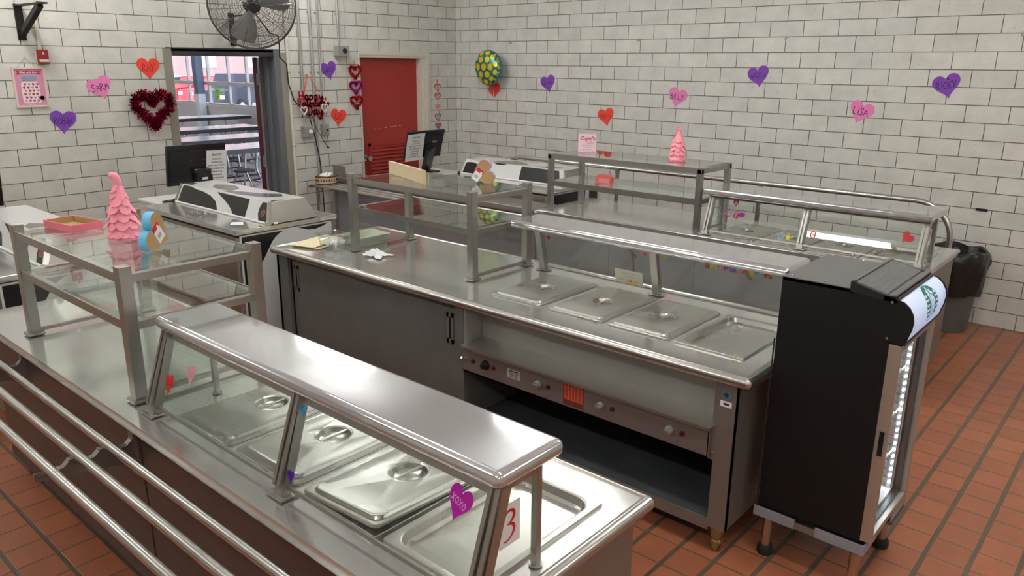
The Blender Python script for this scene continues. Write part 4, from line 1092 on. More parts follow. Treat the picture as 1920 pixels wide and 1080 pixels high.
# door
dz0, dz1, dy0, dy1 = .25, 1.078, -6.522, -6.480
mb = MB(); fw = .026
mb.box((FX0, dy0, dz0), (FX0 + fw, dy1, dz1), 0, .002); mb.box((FX1 - fw, dy0, dz0), (FX1, dy1, dz1), 0, .002); mb.box((FX0 + fw, dy0, dz0), (FX1 - fw, dy1, dz0 + fw), 0, .002); mb.box((FX0 + fw, dy0, dz1 - fw), (FX1 - fw, dy1, dz1), 0, .002)
dor = build('door', mb, simple('champagne_aluminium', (.50, .45, .39), .38, .75), fr)
mb = MB(); mb.box((FX0 + fw, -6.508, dz0 + fw), (FX1 - fw, -6.503, dz1 - fw)); build('door_glass', mb, M['doorglass'], dor)
mb = MB()
for (a, b_) in (((FX0 + fw, -6.5, dz0 + fw), (FX0 + fw + .008, -6.482, dz1 - fw)), ((FX1 - fw - .010, -6.502, dz0 + fw), (FX1 - fw, -6.482, dz1 - fw)), ((FX0 + fw, -6.5, dz0 + fw), (FX1 - fw, -6.482, dz0 + fw + .01))): mb.box(a, b_)
build('door_seal', mb, M['black'], dor)
mb = MB(); hx = FX0 - .0015
mb.box((hx, -6.516, .625), (FX0 + .001, -6.512, .735)); mb.box((hx, -6.494, .625), (FX0 + .001, -6.490, .735)); mb.box((hx, -6.516, .731), (FX0 + .001, -6.490, .735)); mb.box((hx, -6.516, .625), (FX0 + .001, -6.490, .629)); build('pull', mb, M['conduit'], dor)
mb = MB(); mb.box((hx + .0008, -6.512, .629), (FX0 + .001, -6.494, .731)); build('pull_recess', mb, M['blackmatte'], dor)
# tray base with taped edges, four chrome legs
mb = MB(); mb.box((FX0 - .012, -6.50, .196), (FX1 + .005, FY1 + .01, .222)); mb.box((FX0 + .02, -6.49, .222), (FX1 - .02, FY1 - .02, .246)); build('base_tray', mb, M['black'], fr)
tape = simple('grey_duct_tape', (.26, .26, .29), .5, bump=.4, nscale=90)
for a, b_ in (((FX0 - .015, -6.225, .193), (FX0 - .008, FY1 + .013, .238)), ((FX0 - .015, -6.503, .193), (FX0 - .008, -6.31, .238)), ((FX0 - .015, -6.506, .193), (FX0 + .155, -6.499, .238)), ((FX0 + .30, -6.520, .19), (FX1 + .01, -6.512, .235))):
    mb = MB(); mb.box(a, b_, 0, .002); build('tape', mb, tape, fr)
for a, b_ in (((FX0 - .013, -6.31, .195), (FX0 - .009, -6.225, .225)), ((FX0 + .17, -6.505, .195), (FX1, -6.499, .225))):
    mb = MB(); mb.box(a, b_); build('base_rail', mb, M['ctrl'], fr)
mb = MB(); mb.box((FX0 + .30, -6.52, .185), (FX1 + .01, -6.49, .20)); build('base_bracket', mb, M['ctrl'], fr)
chrome = steel('brass_toned_chrome', (.50, .38, .26), rough=.16, var=.04, bump=0)
for x, y in ((-4.187, -6.098), (-4.187, -6.465), (-3.80, -6.465), (-3.80, -6.098)):
    mb = MB(); mb.cyl((x, y, .035), (x, y, .196), .021, n=20); lg = build('leg', mb, chrome, fr)
    mb = MB(); mb.lathe([(0, 0), (.03, 0), (.034, .006), (.034, .028), (.028, .042), (.022, .045)], (x, y, 0), 18); build('leg_cap', mb, M['rubber'], lg)
mb = MB(); mb.tube([(-4.226, -6.056, 1.0), (-4.229, -6.0565, .8), (-4.224, -6.056, .6), (-4.228, -6.0555, .4), (-4.22, -6.056, .2)], .0035, 8); build('power_cord', mb, M['rubber'], fr)

# ------------------------------------------------------------------ trash can
tc = thing('trash_can', 'grey trash can lined with black bag beyond the far counter', 'trash can', (-.27, -5.9, 0))
mb = MB(); mb.lathe([(0, 0), (.165, 0), (.172, .01), (.212, .60), (.222, .61), (.222, .63), (.205, .63), (.2, .6), (.165, .03), (0, .03)], (-.27, -5.9, 0), 36); build('bin', mb, simple('grey_bin_plastic', (.085, .09, .08), .5), tc)
mb = MB(); n_ = 48; profb = [(.205, .31), (.222, .32), (.232, .40), (.24, .50), (.25, .58), (.245, .64), (.225, .665), (.205, .66), (.19, .56), (.15, .4), (.02, .3)]
vs = []; fs = []
rnd = [random.uniform(-1, 1) for _ in range(n_)]
for i, (r, z) in enumerate(profb):
    for k in range(n_):
        t_ = 2 * PI * k / n_; w_ = .010 * math.sin(7 * t_ + i * .9) + .007 * math.sin(13 * t_ - i * 1.7) + .006 * rnd[(k + 3 * i) % n_]
        rr = max(.015, r + w_ * (1 if i < 9 else .3)); x = -.27 + rr * math.cos(t_); x = min(x, -.012)
        vs.append((x, -5.9 + rr * math.sin(t_), z + .012 * math.sin(5 * t_ + i) * (1 if 0 < i < 9 else .6)))
for i in range(len(profb) - 1):
    for k in range(n_): fs.append((i * n_ + k, i * n_ + (k + 1) % n_, (i + 1) * n_ + (k + 1) % n_, (i + 1) * n_ + k))
fs.append(tuple(range((len(profb) - 1) * n_, len(profb) * n_)))
mb.add(vs, fs); build('bag', mb, simple('black_bin_bag', (.012, .012, .013), .28, bump=.6, nscale=30), tc, smooth=50)

# handrail behind the far counter
hr = thing('handrail', 'long bent steel pipe handrail between the far counter and the right wall', 'handrail', (-.82, -3.8, 0))
mb = MB(); X_ = -.82; ZH = 1.092
pts = [(X_, -5.955, .0), (X_, -5.955, ZH - .27)]
for k in range(1, 9): a = PI / 2 * k / 8; pts.append((X_, -5.955 + .27 * (1 - math.cos(a)), ZH - .27 + .27 * math.sin(a)))
pts += [(X_, -5.2, ZH), (X_, -3.0, ZH)]
for k in range(0, 9): a = PI / 2 * k / 8; pts.append((X_, -1.79 + .2 * math.sin(a), ZH - .2 + .2 * math.cos(a)))
pts += [(X_, -1.59, 0)]
mb.tube(pts, .021, 18); build('rail', mb, M['tube'], hr, smooth=50)
for y in (-3.02, -4.465):
    mb = MB(); mb.cyl((X_, y, 0), (X_, y, ZH - .03), .019, n=16); mb.cyl((X_, y, ZH - .045), (X_, y, ZH - .018), .026, n=16); mb.cyl((X_, y, 0), (X_, y, .012), .05, n=20); build('post', mb, M['post'], hr)

# ------------------------------------------------------------------ things on the shelves and counters
def felt_tree(label, loc, bend):
    t = thing('felt_tree', label, 'tree decoration', loc)
    Hh = .27
    mb = MB(); mb.lathe([(.062, 0), (.05, .06), (.035, .14), (.018, .2), (.012, .225), (.0001, .235)], (0, 0, 0), 24); build('cone', mb, M['pinkfelt'], t, local=True)
    mb = MB()
    rows = [(.0, .060, 13, .032), (.034, .056, 8, .04), (.068, .050, 7, .04), (.10, .043, 6, .038), (.132, .034, 5, .034), (.162, .025, 5, .03), (.188, .017, 4, .026)]
    for ri, (z, r, k, s) in enumerate(rows):
        for j in range(k):
            a = 2 * PI * (j + .5 * (ri % 2)) / k + random.uniform(-.1, .1)
            sz = s * random.uniform(.9, 1.1); flare = random.uniform(.6, 1.05)
            ca_, sa_ = math.cos(a), math.sin(a); R_ = Vector((ca_, sa_, 0)); T_ = Vector((-sa_, ca_, 0))
            vs = []
            nq = 14
            top_ = R_ * (r * .64) + Vector((0, 0, z + sz * 1.55))
            D_ = (R_ * (r + flare * sz * .7) + Vector((0, 0, z)) - top_).normalized()
            Nn_ = T_.cross(D_)
            if Nn_.dot(R_) < 0: Nn_ = -Nn_
            for q in range(nq):
                b_ = 2 * PI * q / nq; u_ = math.cos(b_) * sz * .62; w_ = sz * .78 - math.sin(b_) * sz * .80
                p_ = top_ + T_ * u_ + D_ * w_ - Nn_ * (u_ * u_ / max(r, .02) * .45)
                p_.z = max(p_.z, .0005); vs.append(p_)
            cc_ = top_ + D_ * sz * .78 + Nn_ * .002
            nn = Nn_ * .0016
            mb.add([cc_] + vs + [cc_ - nn] + [v - nn for v in vs], [(0, 1 + q, 1 + (q + 1) % nq) for q in range(nq)] + [(nq + 1, nq + 2 + (q + 1) % nq, nq + 2 + q) for q in range(nq)] + [(1 + q, nq + 2 + q, nq + 2 + (q + 1) % nq, 1 + (q + 1) % nq) for q in range(nq)])
    build('petals', mb, M['pinkfelt'], t, local=True, smooth=0)
    mb = MB()
    if bend:
        mb.tube([(0, 0, .205), (.0, 0, .228), (-.004, .002, .248), (-.010, .006, .262), (-.018, .01, .266)], [.012, .017, .018, .017, .012], 14); mb.ball((-.016, .009, .262), .014)
    else:
        mb.prism(heart2d(.036, .034, 24), (0, 0, .243), (.66, -.75, 0), (0, 0, 1), -.009, .009); mb.cyl((0, 0, .2), (0, 0, .235), .006)
    build('topper', mb, M['pinkfelt'], t, local=True, smooth=60)
    return t
felt_tree('pink felt petal tree with drooping tip on the nearest glass shelf', (-5.83, -3.90, 1.3465), True)
felt_tree('pink felt petal tree with heart tip on the far glass shelf', (-1.735, -4.17, 1.3365), False)
# box lid
bl = thing('box_lid', 'shallow pink card box lid lined in brown on the nearest glass shelf', 'box lid', (-5.885, -3.5, 1.3465))
Mx = Matrix.Translation((-5.885, -3.505, 1.3465)) @ Matrix.Rotation(math.radians(8), 4, 'Z')
mb = MB()
for a, b_ in (((-.07, -.115, 0), (-.066, .115, .03)), ((.066, -.115, 0), (.07, .115, .03)), ((-.066, -.115, 0), (.066, -.111, .03)), ((-.066, .111, 0), (.066, .115, .03))): mb.box(a, b_, 0, 0, 2, Mx)
build('rim', mb, M['pinkbox'], bl)
mb = MB(); mb.box((-.066, -.111, .0), (.066, .111, .003), 0, 0, 2, Mx)
for a, b_ in (((-.066, -.111, .003), (-.0645, .111, .0285)), ((.0645, -.111, .003), (.066, .111, .0285)), ((-.0645, -.111, .003), (.0645, -.1095, .0285)), ((-.0645, .1095, .003), (.0645, .111, .0285))): mb.box(a, b_, 0, 0, 2, Mx)
build('lining', mb, M['kraft'], bl)
def heart_box(label, cen, A, rim, w, th, rot, tag_rot, tag_off):
    """heart shaped box on edge; kraft face looks along A x Z"""
    A = Vector(A).normalized(); B = Vector((0, 0, 1)); c = Vector(cen)
    P = heart2d(w, w * .95, 48, rot); lo = min(p[1] for p in P); O = Vector((c.x, c.y, c.z - lo + .0005))
    t = thing('heart_box', label, 'heart box', cen)
    mb = MB(); mb.prism(P, O, A, B, -th, 0); build('box', mb, rim, t, smooth=50)
    mb = MB(); mb.prism([(x * .985, y * .985) for x, y in P], O, A, B, 0, .001); build('face', mb, M['kraft'], t)
    mb = MB(); ca, sa = math.cos(tag_rot), math.sin(tag_rot)
    q = lambda pts: [(tag_off[0] + x * ca - y * sa, tag_off[1] + x * sa + y * ca) for x, y in pts]
    mb.prism(q([(-.024, -.04), (.024, -.04), (.024, .04), (-.024, .04)]), O, A, B, .001, .0016, 0)
    mb.prism(q([(-.024, .016), (.024, .016), (.024, .04), (-.024, .04)]), O, A, B, .0016, .0019, 1)
    mb.prism(q([(.006 * math.cos(k * PI / 6) + .012, .02 + .010 * math.sin(k * PI / 6)) for k in range(12)]), O, A, B, .0019, .0021, 0)
    for k in range(7): mb.prism(q([(-.014 + k * .0035, -.022), (-.0125 + k * .0035, -.022), (-.0125 + k * .0035, -.004), (-.014 + k * .0035, -.004)]), O, A, B, .0016, .0018, 2)
    build('price_tag', mb, [M['paper'], simple('tag_red', (.55, .02, .03), .5), M['ink']], t)
    return t
heart_box('light blue heart box with brown face and sale tag on the nearest glass shelf', (-5.815, -4.19, 1.3463), (.84, .54, 0), M['blue'], .158, .034, math.radians(60), math.radians(35), (-.005, .008))
heart_box('lilac heart box with brown face and sale tag on the middle glass shelf', (-3.70, -3.93, 1.3463), (.52, -.85, 0), M['lilac'], .15, .045, math.radians(-72), math.radians(-35), (-.022, -.01))
mb = MB(); mb.box((-.27, -.011, 0), (.27, .011, .082), 0, .002, 2, Matrix.Translation((-3.865, -3.43, 1.3465)) @ Matrix.Rotation(math.radians(-107.5), 4, 'Z')); solo('board', mb, simple('cream_board', (.62, .50, .32), .55, noise=.06, nscale=12), 'cream wooden board standing on edge on the middle glass shelf', 'board', (-3.865, -3.43, 1.3465))
# cafe sign
mb = MB(); O = Vector((-1.722, -3.297, 1.3365)); A = Vector((.5, -.866, 0)); B = Vector((0, 0, 1))
mb.prism([(-.075, 0), (.075, 0), (.075, .152), (-.075, .152)], O, A, B, -.003, 0, 0)
stroke_text(mb, 'Cupid', .042, O + Vector((0, 0, .104)) - A * .008, A, B, .0006, 1, .16, .10) if False else put_text(mb, "Cupid's", .043, O + Vector((0, 0, .112)), A, B, .0006, 1, shear=.35, bold=.0012)
put_text(mb, 'Cafe', .034, O + Vector((0, 0, .080)) + A * .022, A, B, .0006, 2, bold=.0006)
put_text(mb, 'Certified Sweets', .0135, O + Vector((0, 0, .056)), A, B, .0006, 3, shear=.3)
put_text(mb, 'HUGS & KISSES', .0085, O + Vector((0, 0, .038)), A, B, .0006, 1); put_text(mb, 'OPEN 14 FEBRUARY', .0085, O + Vector((0, 0, .022)), A, B, .0006, 3)
for z in (.008, .144): mb.prism([(-.068, z), (.068, z), (.068, z + .0015), (-.068, z + .0015)], O, A, B, .0004, .0006, 3)
solo('cafe_sign', mb, [simple('pale_pink_card', (.80, .58, .64), .6), simple('sign_crimson', (.45, .02, .08), .5), simple('sign_rose', (.6, .25, .33), .5), simple('sign_grey', (.35, .2, .25), .6)], 'small pale pink cafe sign standing on the far glass shelf', 'sign', tuple(O))
# red card box on the lower far shelf
rb = thing('card_box', 'small red card box on the lower tier of the far glass shelf', 'box', (-1.86, -3.57, 1.1118)); A = Vector((.12, -.99, 0)).normalized(); B = Vector((0, 0, 1)); O = Vector((-1.86, -3.57, 1.1118))
mb = MB(); mb.prism([(-.075, 0), (.065, 0), (.065, .05), (.05, .066), (-.05, .066), (-.075, .045)], O, A, B, -.06, 0); build('carton', mb, simple('coral_red_card', (.66, .13, .12), .6), rb)
mb = MB(); mb.prism([(-.04, .004), (.055, .004), (.055, .04), (-.04, .04)], O, A, B, 0, .0012); build('label_panel', mb, simple('pale_coral', (.75, .25, .24), .6), rb)

# middle counter clutter
def sheet(name, lab, cat, quad, z, mat, th=.0015, sag=.004):
    mb = MB(); n = 6; a, b_, c, d_ = [Vector((x, y, 0)) for x, y in quad]; top = []; 
    for i in range(n + 1):
        for j in range(n + 1):
            p = a.lerp(b_, i / n).lerp(d_.lerp(c, i / n), j / n); p.z = z + sag * (math.sin(3 * i / n + 1) * math.sin(2.5 * j / n) * .5 + .5); top.append(p)
    k = n + 1; fs = [(i * k + j, (i + 1) * k + j, (i + 1) * k + j + 1, i * k + j + 1) for i in range(n) for j in range(n)]
    mb.add(top, fs); mb.add([p - Vector((0, 0, th)) for p in top], [tuple(reversed(f)) for f in fs])
    return solo(name, mb, mat, lab, cat, tuple((a + c) / 2 + Vector((0, 0, z))))
man = simple('manila_paper', (.80, .72, .47), .7)
sheet('envelope', 'lower manila envelope of the pair at the end of the middle counter', 'envelope', [(-4.30, -2.74), (-4.235, -2.95), (-3.95, -2.86), (-4.00, -2.67)], H + .0035, simple('buff_paper', (.70, .56, .36), .7), .002)
sheet('envelope', 'upper manila envelope of the pair at the end of the middle counter', 'envelope', [(-4.308, -2.72), (-4.25, -2.915), (-3.93, -2.82), (-3.96, -2.635)], H + .012, man, .002, .004)
M['clearplastic'] = glass('clear_plastic', (.80, .83, .82), .9, .24)
ct = thing('food_container', 'clear plastic tub of crumpled white wrappers by the shelf post', 'container', (-4.12, -2.985, H + .004))
Lp = lambda hx, hy, r, z: rrect(-4.12, -2.985, hx, hy, r, H + .004 + z)
mb = MB(); mb.loops([Lp(.075, .09, .03, 0), Lp(.08, .095, .03, .05), Lp(.082, .097, .03, .052), Lp(.088, .103, .03, .092), Lp(.093, .108, .03, .094), Lp(.093, .108, .03, .098)], cap_first=True, cap_last=False); build('tub', mb, M['clearplastic'], ct)
mb = MB()
for k in range(7): mb.ball((-4.12 + random.uniform(-.04, .04), -2.985 + random.uniform(-.05, .05), H + .028 + random.uniform(0, .02)), .022, 0, 9, 6, (1.1, 1, .8))
mb.v = [(x + random.uniform(-.004, .004), y + random.uniform(-.004, .004), z) for x, y, z in mb.v]; build('wrappers', mb, M['paper'], ct, smooth=0)
tr = thing('plastic_tray', 'shallow white plastic tray behind the front shelf post on the middle counter', 'tray', (-3.87, -3.02, H + .004))
Mx = Matrix.Rotation(math.radians(0), 4, 'Z'); Lp = lambda hx, hy, r, z: rrect(-3.88, -3.0, hx, hy, r, H + .004 + z)
mb = MB(); mb.loops([Lp(.115, .088, .015, 0), Lp(.13, .10, .018, .055), Lp(.137, .107, .018, .056), Lp(.137, .107, .018, .06), Lp(.128, .098, .018, .06), Lp(.113, .086, .015, .004)], cap_first=True, cap_last=True); build('tray', mb, simple('ivory_plastic', (.66, .66, .57), .4), tr)
mb = MB(); mb.box((-3.95, -3.05, H + .008), (-3.83, -2.97, H + .012)); build('slip', mb, simple('grey_print', (.3, .3, .3), .6), tr)
mb = MB(); n = 14; g = []
for i in range(n + 1):
    for j in range(n + 1):
        u, v = i / n * 2 - 1, j / n * 2 - 1; r = math.hypot(u, v)
        e = 1 + .25 * math.sin(5 * math.atan2(v, u))
        g.append((-4.075 + .06 * u * e, -3.35 + .085 * v * e, H + .006 + .03 * max(0, 1 - r) * (1 + .5 * math.sin(9 * u + 4 * v)) + .006 * abs(math.sin(7 * u - 5 * v)) + random.uniform(0, .003)))
mb.add(g, [(i * (n + 1) + j, (i + 1) * (n + 1) + j, (i + 1) * (n + 1) + j + 1, i * (n + 1) + j + 1) for i in range(n) for j in range(n)]); solo('tissue', mb, M['paper'], 'crumpled white tissue on the middle counter under the glass shelf', 'tissue', (-4.075, -3.35, H + .005), smooth=20)
# card taped to the middle guard
def tilted(o, s=1): pass
gA = Vector((-3.61, 0, .864)); gB = Vector((-3.68, 0, 1.154)); gd = (gB - gA).normalized(); gn = Vector((-gd.z, 0, gd.x))
def onM(y, z, off=.0): 
    f_ = (z - .864) / .29; return gA.lerp(gB, f_) + Vector((0, y, 0)) + gn * off
mb = MB(); O = onM(-4.98, .934, .006); A = Vector((0, -1, 0)); B = gd
mb.prism([(-.09, -.042), (.09, -.042), (.09, .042), (-.09, .042)], O, A, B, 0, .001, 0)
put_text(mb, 'VEGETABLES', .017, O + gd * .02, A, B, .0015, 1, mirror=True); put_text(mb, 'SIDES FRUIT', .014, O + gd * .002, A, B, .0015, 1, mirror=True)
mb.prism([(-.075, -.022), (.06, -.022), (.06, -.018), (-.075, -.018)], O, A, B, .0012, .0016, 1); mb.prism([(-.02, -.038), (.05, -.038), (.05, -.024), (-.02, -.024)], O, A, B, .0012, .0016, 2); mb.prism([(.0, -.03), (.02, -.03), (.02, -.012), (.0, -.012)], O, A, B, .0016, .0018, 3)
solo('card', mb, [simple('pale_green_card', (.62, .64, .54), .7), simple('faint_green_print', (.42, .46, .36), .7), simple('card_yellow', (.75, .55, .1), .6), simple('card_orange', (.75, .2, .05), .6)], 'pale printed card taped inside the middle sneeze guard glass', 'card', tuple(O))
# gel letter banner on the far side of the middle guard, read from the aisle
def cling_text(ch, O, A, B, h, mat, lab, name='gel_letter', cat='gel cling', mirror=True, grp=None):
    mb = MB(); put_text(mb, ch, h, O, A, B, .0005, 0, mirror=mirror, extrude=.0015, bold=.003)
    return solo(name, mb, mat, lab, cat, tuple(O), grp)
seq = [('E', -5.454, 1.092, 'gred', 'red gel letter E at the left end of the banner on the middle guard'), ('N', -5.487, 1.091, 'gyel', 'yellow gel letter N, second from the left on the middle guard'), ('I', -5.513, 1.092, 'glav', 'lavender gel letter I between yellow and orange letters on the middle guard'),
       ('T', -5.533, 1.093, 'gorg', 'orange gel letter T beside the magenta letter on the middle guard'), ('N', -5.563, 1.094, 'gmag', 'magenta gel letter N on the middle guard'), ('E', -5.597, 1.094, 'gpur', 'dark violet gel letter E on the middle guard'), ('L', -5.627, 1.092, 'gorg', 'orange red gel letter L beside the dark violet letter on the middle guard'),
       ('A', -5.658, 1.093, 'gred', 'red gel letter A in the middle guard banner'), ('V', -5.686, 1.091, 'gyel', 'yellow gel letter V beside the tiny red heart on the middle guard'), ('Y', -5.733, 1.096, 'glav', 'lavender gel letter Y, second word on the middle guard'), ('M', -5.772, 1.096, 'gred', 'wide red gel letter M near the cooler on the middle guard')]
for ch, y, z, mt, lab in seq:
    cling_text(ch, onM(y, z, -.006), Vector((0, 1, 0)), gd, .05, M[mt], lab, mirror=False, grp='gel letters on the middle sneeze guard')
def cling_heart(lab, O, A, B, w, mat, rot=0, h=None, th=.002, txt=None, txtm=None, name='gel_heart', grp=None, ring=None):
    mb = MB(); P = heart2d(w, h, 32, rot)
    mb.prism(P, O, A, B, .0004, th, 0)
    mats = [mat]
    if ring:
        Q = heart2d(w * .62, (h or w * .93) * .62, 32, rot); mb.prism(Q, O, A, B, th, th + .0008, 1); mats.append(ring)
    if txt:
        stroke_text(mb, txt, w * .24, O + B * w * .06, A, B, th + .0003, 1, .15, rot * .5 - .25, .05, 1.1); mats.append(txtm)
    return solo(name, mb, mats, lab, 'gel cling', tuple(O), grp)
cling_heart('tiny red gel heart between yellow and lavender letters on the middle guard', onM(-5.711, 1.099, -.006), Vector((0, 1, 0)), gd, .024, M['gred'])
mb = MB(); O = onM(-5.815, 1.106, -.006); mb.prism([(-.028, .006), (-.012, .012), (0, .008), (.012, .012), (.028, .006), (.012, -.010), (-.012, -.010)], O, Vector((0, 1, 0)), gd, .0005, .003); solo('gel_lips', mb, M['gmag'], 'magenta gel lips at the right end of the middle guard banner', 'gel cling', tuple(O))
for y, z, mt, lab in ((-4.428, 1.07, 'gred', 'small red gel heart behind the left post of the middle guard'), (-4.418, 1.10, 'gpink', 'small pink gel heart behind the left post of the middle guard, above the red one'), (-5.085, 1.083, 'gred', 'small red gel heart left of the central post of the middle guard'), (-5.215, 1.088, 'gyel', 'small yellow gel heart right of the central post of the middle guard')):
    cling_heart(lab, onM(y, z, -.006), Vector((0, 1, 0)), gd, .03, M[mt])
# clings on the nearest guard
hA = Vector((-6.09, 0, .864)); hB = Vector((-6.0, 0, 1.154)); hd = (hB - hA).normalized(); hn = Vector((-hd.z, 0, hd.x))
def onF(y, z, off=.005): return hA.lerp(hB, (z - .864) / .29) + Vector((0, y, 0)) + hn * off
A = Vector((0, -1, 0))
GH = None
cling_heart('red heart cling reading US on the left end of the nearest guard glass', onF(-4.676, .981), A, hd, .05, M['gred'], .12, .074, txt='US', txtm=simple('deep_red_gel', (.30, .0, .01), .3))
cling_heart('pale pink heart cling reading LOVE on the nearest guard glass', onF(-4.805, 1.045), A, hd, .054, M['gpink'], .1, .068, txt='LOVE', txtm=simple('rose_gel', (.6, .22, .3), .3))
cling_heart('small violet heart cling low beside the central post of the nearest guard', onF(-5.433, .924), A, hd, .026, M['gpur'], .15, .036)
cling_heart('small bright blue heart cling high beside the central post of the nearest guard', onF(-5.432, 1.108), A, hd, .026, M['gblue'], .1, .030)
cling_heart('large magenta heart cling reading XOXO at the right end of the nearest guard', onF(-6.062, 1.076), A, hd, .074, M['gmag'], -.2, .088, txt='XOXO', txtm=simple('pale_magenta_gel', (.75, .28, .68), .3))
# number sheet on the end pane
mb = MB(); O = Vector((-5.957, -6.1545, 1.03)); A3 = Vector((1, 0, 0)); B = Vector((0, 0, 1))
mb.prism([(-.036, -.055), (.036, -.055), (.036, .055), (-.036, .055)], O, A3, B, 0, .0008, 0)
P3 = [(-.62, .62, .10), (-.38, .92, .15), (.0, 1.0, .19), (.40, .86, .27), (.50, .58, .30), (.30, .28, .24), (-.05, .10, .12), (-.28, .02, .10), (-.05, .04, .12), (.38, -.10, .26), (.52, -.40, .30), (.36, -.72, .24), (.0, -.98, .17), (-.42, -1.1, .13), (-.74, -1.06, .10)]
def catm(P, n=6):
    out = []
    for i in range(len(P) - 1):
        p0, p1, p2, p3 = P[max(i - 1, 0)], P[i], P[i + 1], P[min(i + 2, len(P) - 1)]
        for k in range(n):
            t_ = k / n; out.append(tuple(.5 * (2 * b + (c - a) * t_ + (2 * a - 5 * b + 4 * c - d_) * t_ * t_ + (3 * b - a - 3 * c + d_) * t_ ** 3) for a, b, c, d_ in zip(p0, p1, p2, p3)))
    return out + [P[-1]]
for half in (P3[:8], P3[7:]):
    C_ = catm(half); L_, R_ = [], []
    for i, (x, y, w_) in enumerate(C_):
        a = C_[max(i - 1, 0)]; b_ = C_[min(i + 1, len(C_) - 1)]; d_ = Vector((b_[0] - a[0], b_[1] - a[1])).normalized(); nn = Vector((-d_.y, d_.x)) * w_ * .5
        L_.append((x + nn.x, y + nn.y)); R_.append((x - nn.x, y - nn.y))
    s_ = .037
    for i in range(len(C_) - 1): mb.add([O + A3 * (p[0] * s_ * .8) + B * (p[1] * s_) + Vector((0, -.0012 - .00001 * (i % 3), 0)) for p in (L_[i], L_[i + 1], R_[i + 1], R_[i])], [(3, 2, 1, 0)], 1)
solo('number_sheet', mb, [M['paper'], simple('number_red', (.55, .01, .015), .5)], 'white sheet with red number three on the end glass of the nearest guard', 'number sign', tuple(O))
# clings on the far guard
kA = Vector((-2.015, 0, .864)); kB = Vector((-1.93, 0, 1.149)); kd = (kB - kA).normalized(); kn = Vector((-kd.z, 0, kd.x))
def onB(y, z, off=.005): return kA.lerp(kB, (z - .864) / .285) + Vector((0, y, 0)) + kn * off
A = Vector((0, -1, 0))
cling_heart('magenta outlined pink heart cling above the love you letters on the far guard', onB(-4.787, 1.101), A, kd, .042, M['gmag'], .1, .05, ring=M['gpink'])
mb = MB(); O = onB(-4.745, 1.045); stroke_text(mb, 'Love', .05, O, A, kd, .001, 0, .14, .10, 0, 1.15, bold=.0015); solo('gel_word', mb, M['glil'], 'lilac script love gel cling on the far guard glass', 'gel cling', tuple(O))
for ch, y, z, mt, lab in (('Y', -4.738, .995, 'gred', 'red gel letter Y on the far guard glass'), ('O', -4.774, 1.006, 'glav', 'lavender gel letter O on the far guard glass'), ('U', -4.804, 1.014, 'gred', 'red gel letter U on the far guard glass')):
    cling_text(ch, onB(y, z), A, kd, .042, M[mt], lab, mirror=False)
mb = MB(); O = onB(-4.842, 1.028); mb.prism([(-.026, -.004), (-.01, .014), (.008, .018), (.03, .012), (.024, -.01), (0, -.018)], O, A, kd, .0005, .003); solo('gel_lips', mb, M['gmag'], 'magenta gel lips beside the letter U on the far guard', 'gel cling', tuple(O))
def ring(lab, O, r, w_, mat, inner=None, lobes=0):
    mb = MB(); n = 36
    f_ = lambda k, s: (s * (1 + (.12 * math.cos(lobes * 2 * PI * k / n) if lobes else 0)) * .85 * math.cos(2 * PI * k / n), s * (1 + (.12 * math.cos(lobes * 2 * PI * k / n) if lobes else 0)) * 1.15 * math.sin(2 * PI * k / n))
    for k in range(n):
        a, b_, c, d_ = f_(k, r), f_(k + 1, r), f_(k + 1, r - w_), f_(k, r - w_)
        mb.prism([a, b_, c, d_], O, A, kd, .0004, .0025, 0)
    mats = [mat]
    if inner: mb.prism(heart2d(r * 1.1, r * 1.1, 24), O, A, kd, .0004, .0015, 1); mats.append(inner)
    return solo('gel_ring', mb, mats, lab, 'gel cling', tuple(O))
ring('pale blue scalloped gel ring over the second pan on the far guard', onB(-5.157, .925), .022, .008, M['glb'], None, 8)
mb = MB(); O = onB(-5.208, .925); mb.prism([(.026 * (1 if k % 2 == 0 else .5) * math.cos(PI / 2 + k * PI / 5) * .9, .026 * (1 if k % 2 == 0 else .5) * math.sin(PI / 2 + k * PI / 5) * 1.1) for k in range(10)], O, A, kd, .0004, .003); solo('gel_star', mb, M['gyel'], 'yellow gel star over the second pan on the far guard', 'gel cling', tuple(O))
cling_heart('pale blue gel heart high beside the central post of the far guard', onB(-5.358, 1.131), A, kd, .032, M['glb'], -.15)
ring('red gel ring with white heart low beside the central post of the far guard', onB(-5.370, .966), .022, .007, M['gred'], M['white'])
cling_heart('glossy tilted red gel heart at the right end of the far guard', onB(-5.943, 1.026), A, kd, .075, M['gred'], math.radians(-38), .07, .004)
mb = MB(); O = Vector((-1.87, -6.0465, 1.03)); mb.prism([(-.03, -.05), (.03, -.05), (.03, .05), (-.03, .05)], O, (1, 0, 0), (0, 0, 1), 0, .0008, 0); put_text(mb, '1', .09, O, Vector((1, 0, 0)), Vector((0, 0, 1)), .0012, 1, bold=.002); solo('number_sheet', mb, [M['paper'], simple('number_red_far', (.5, .02, .02), .5)], 'white sheet with red number one on the end glass of the far guard', 'number sign', tuple(O))

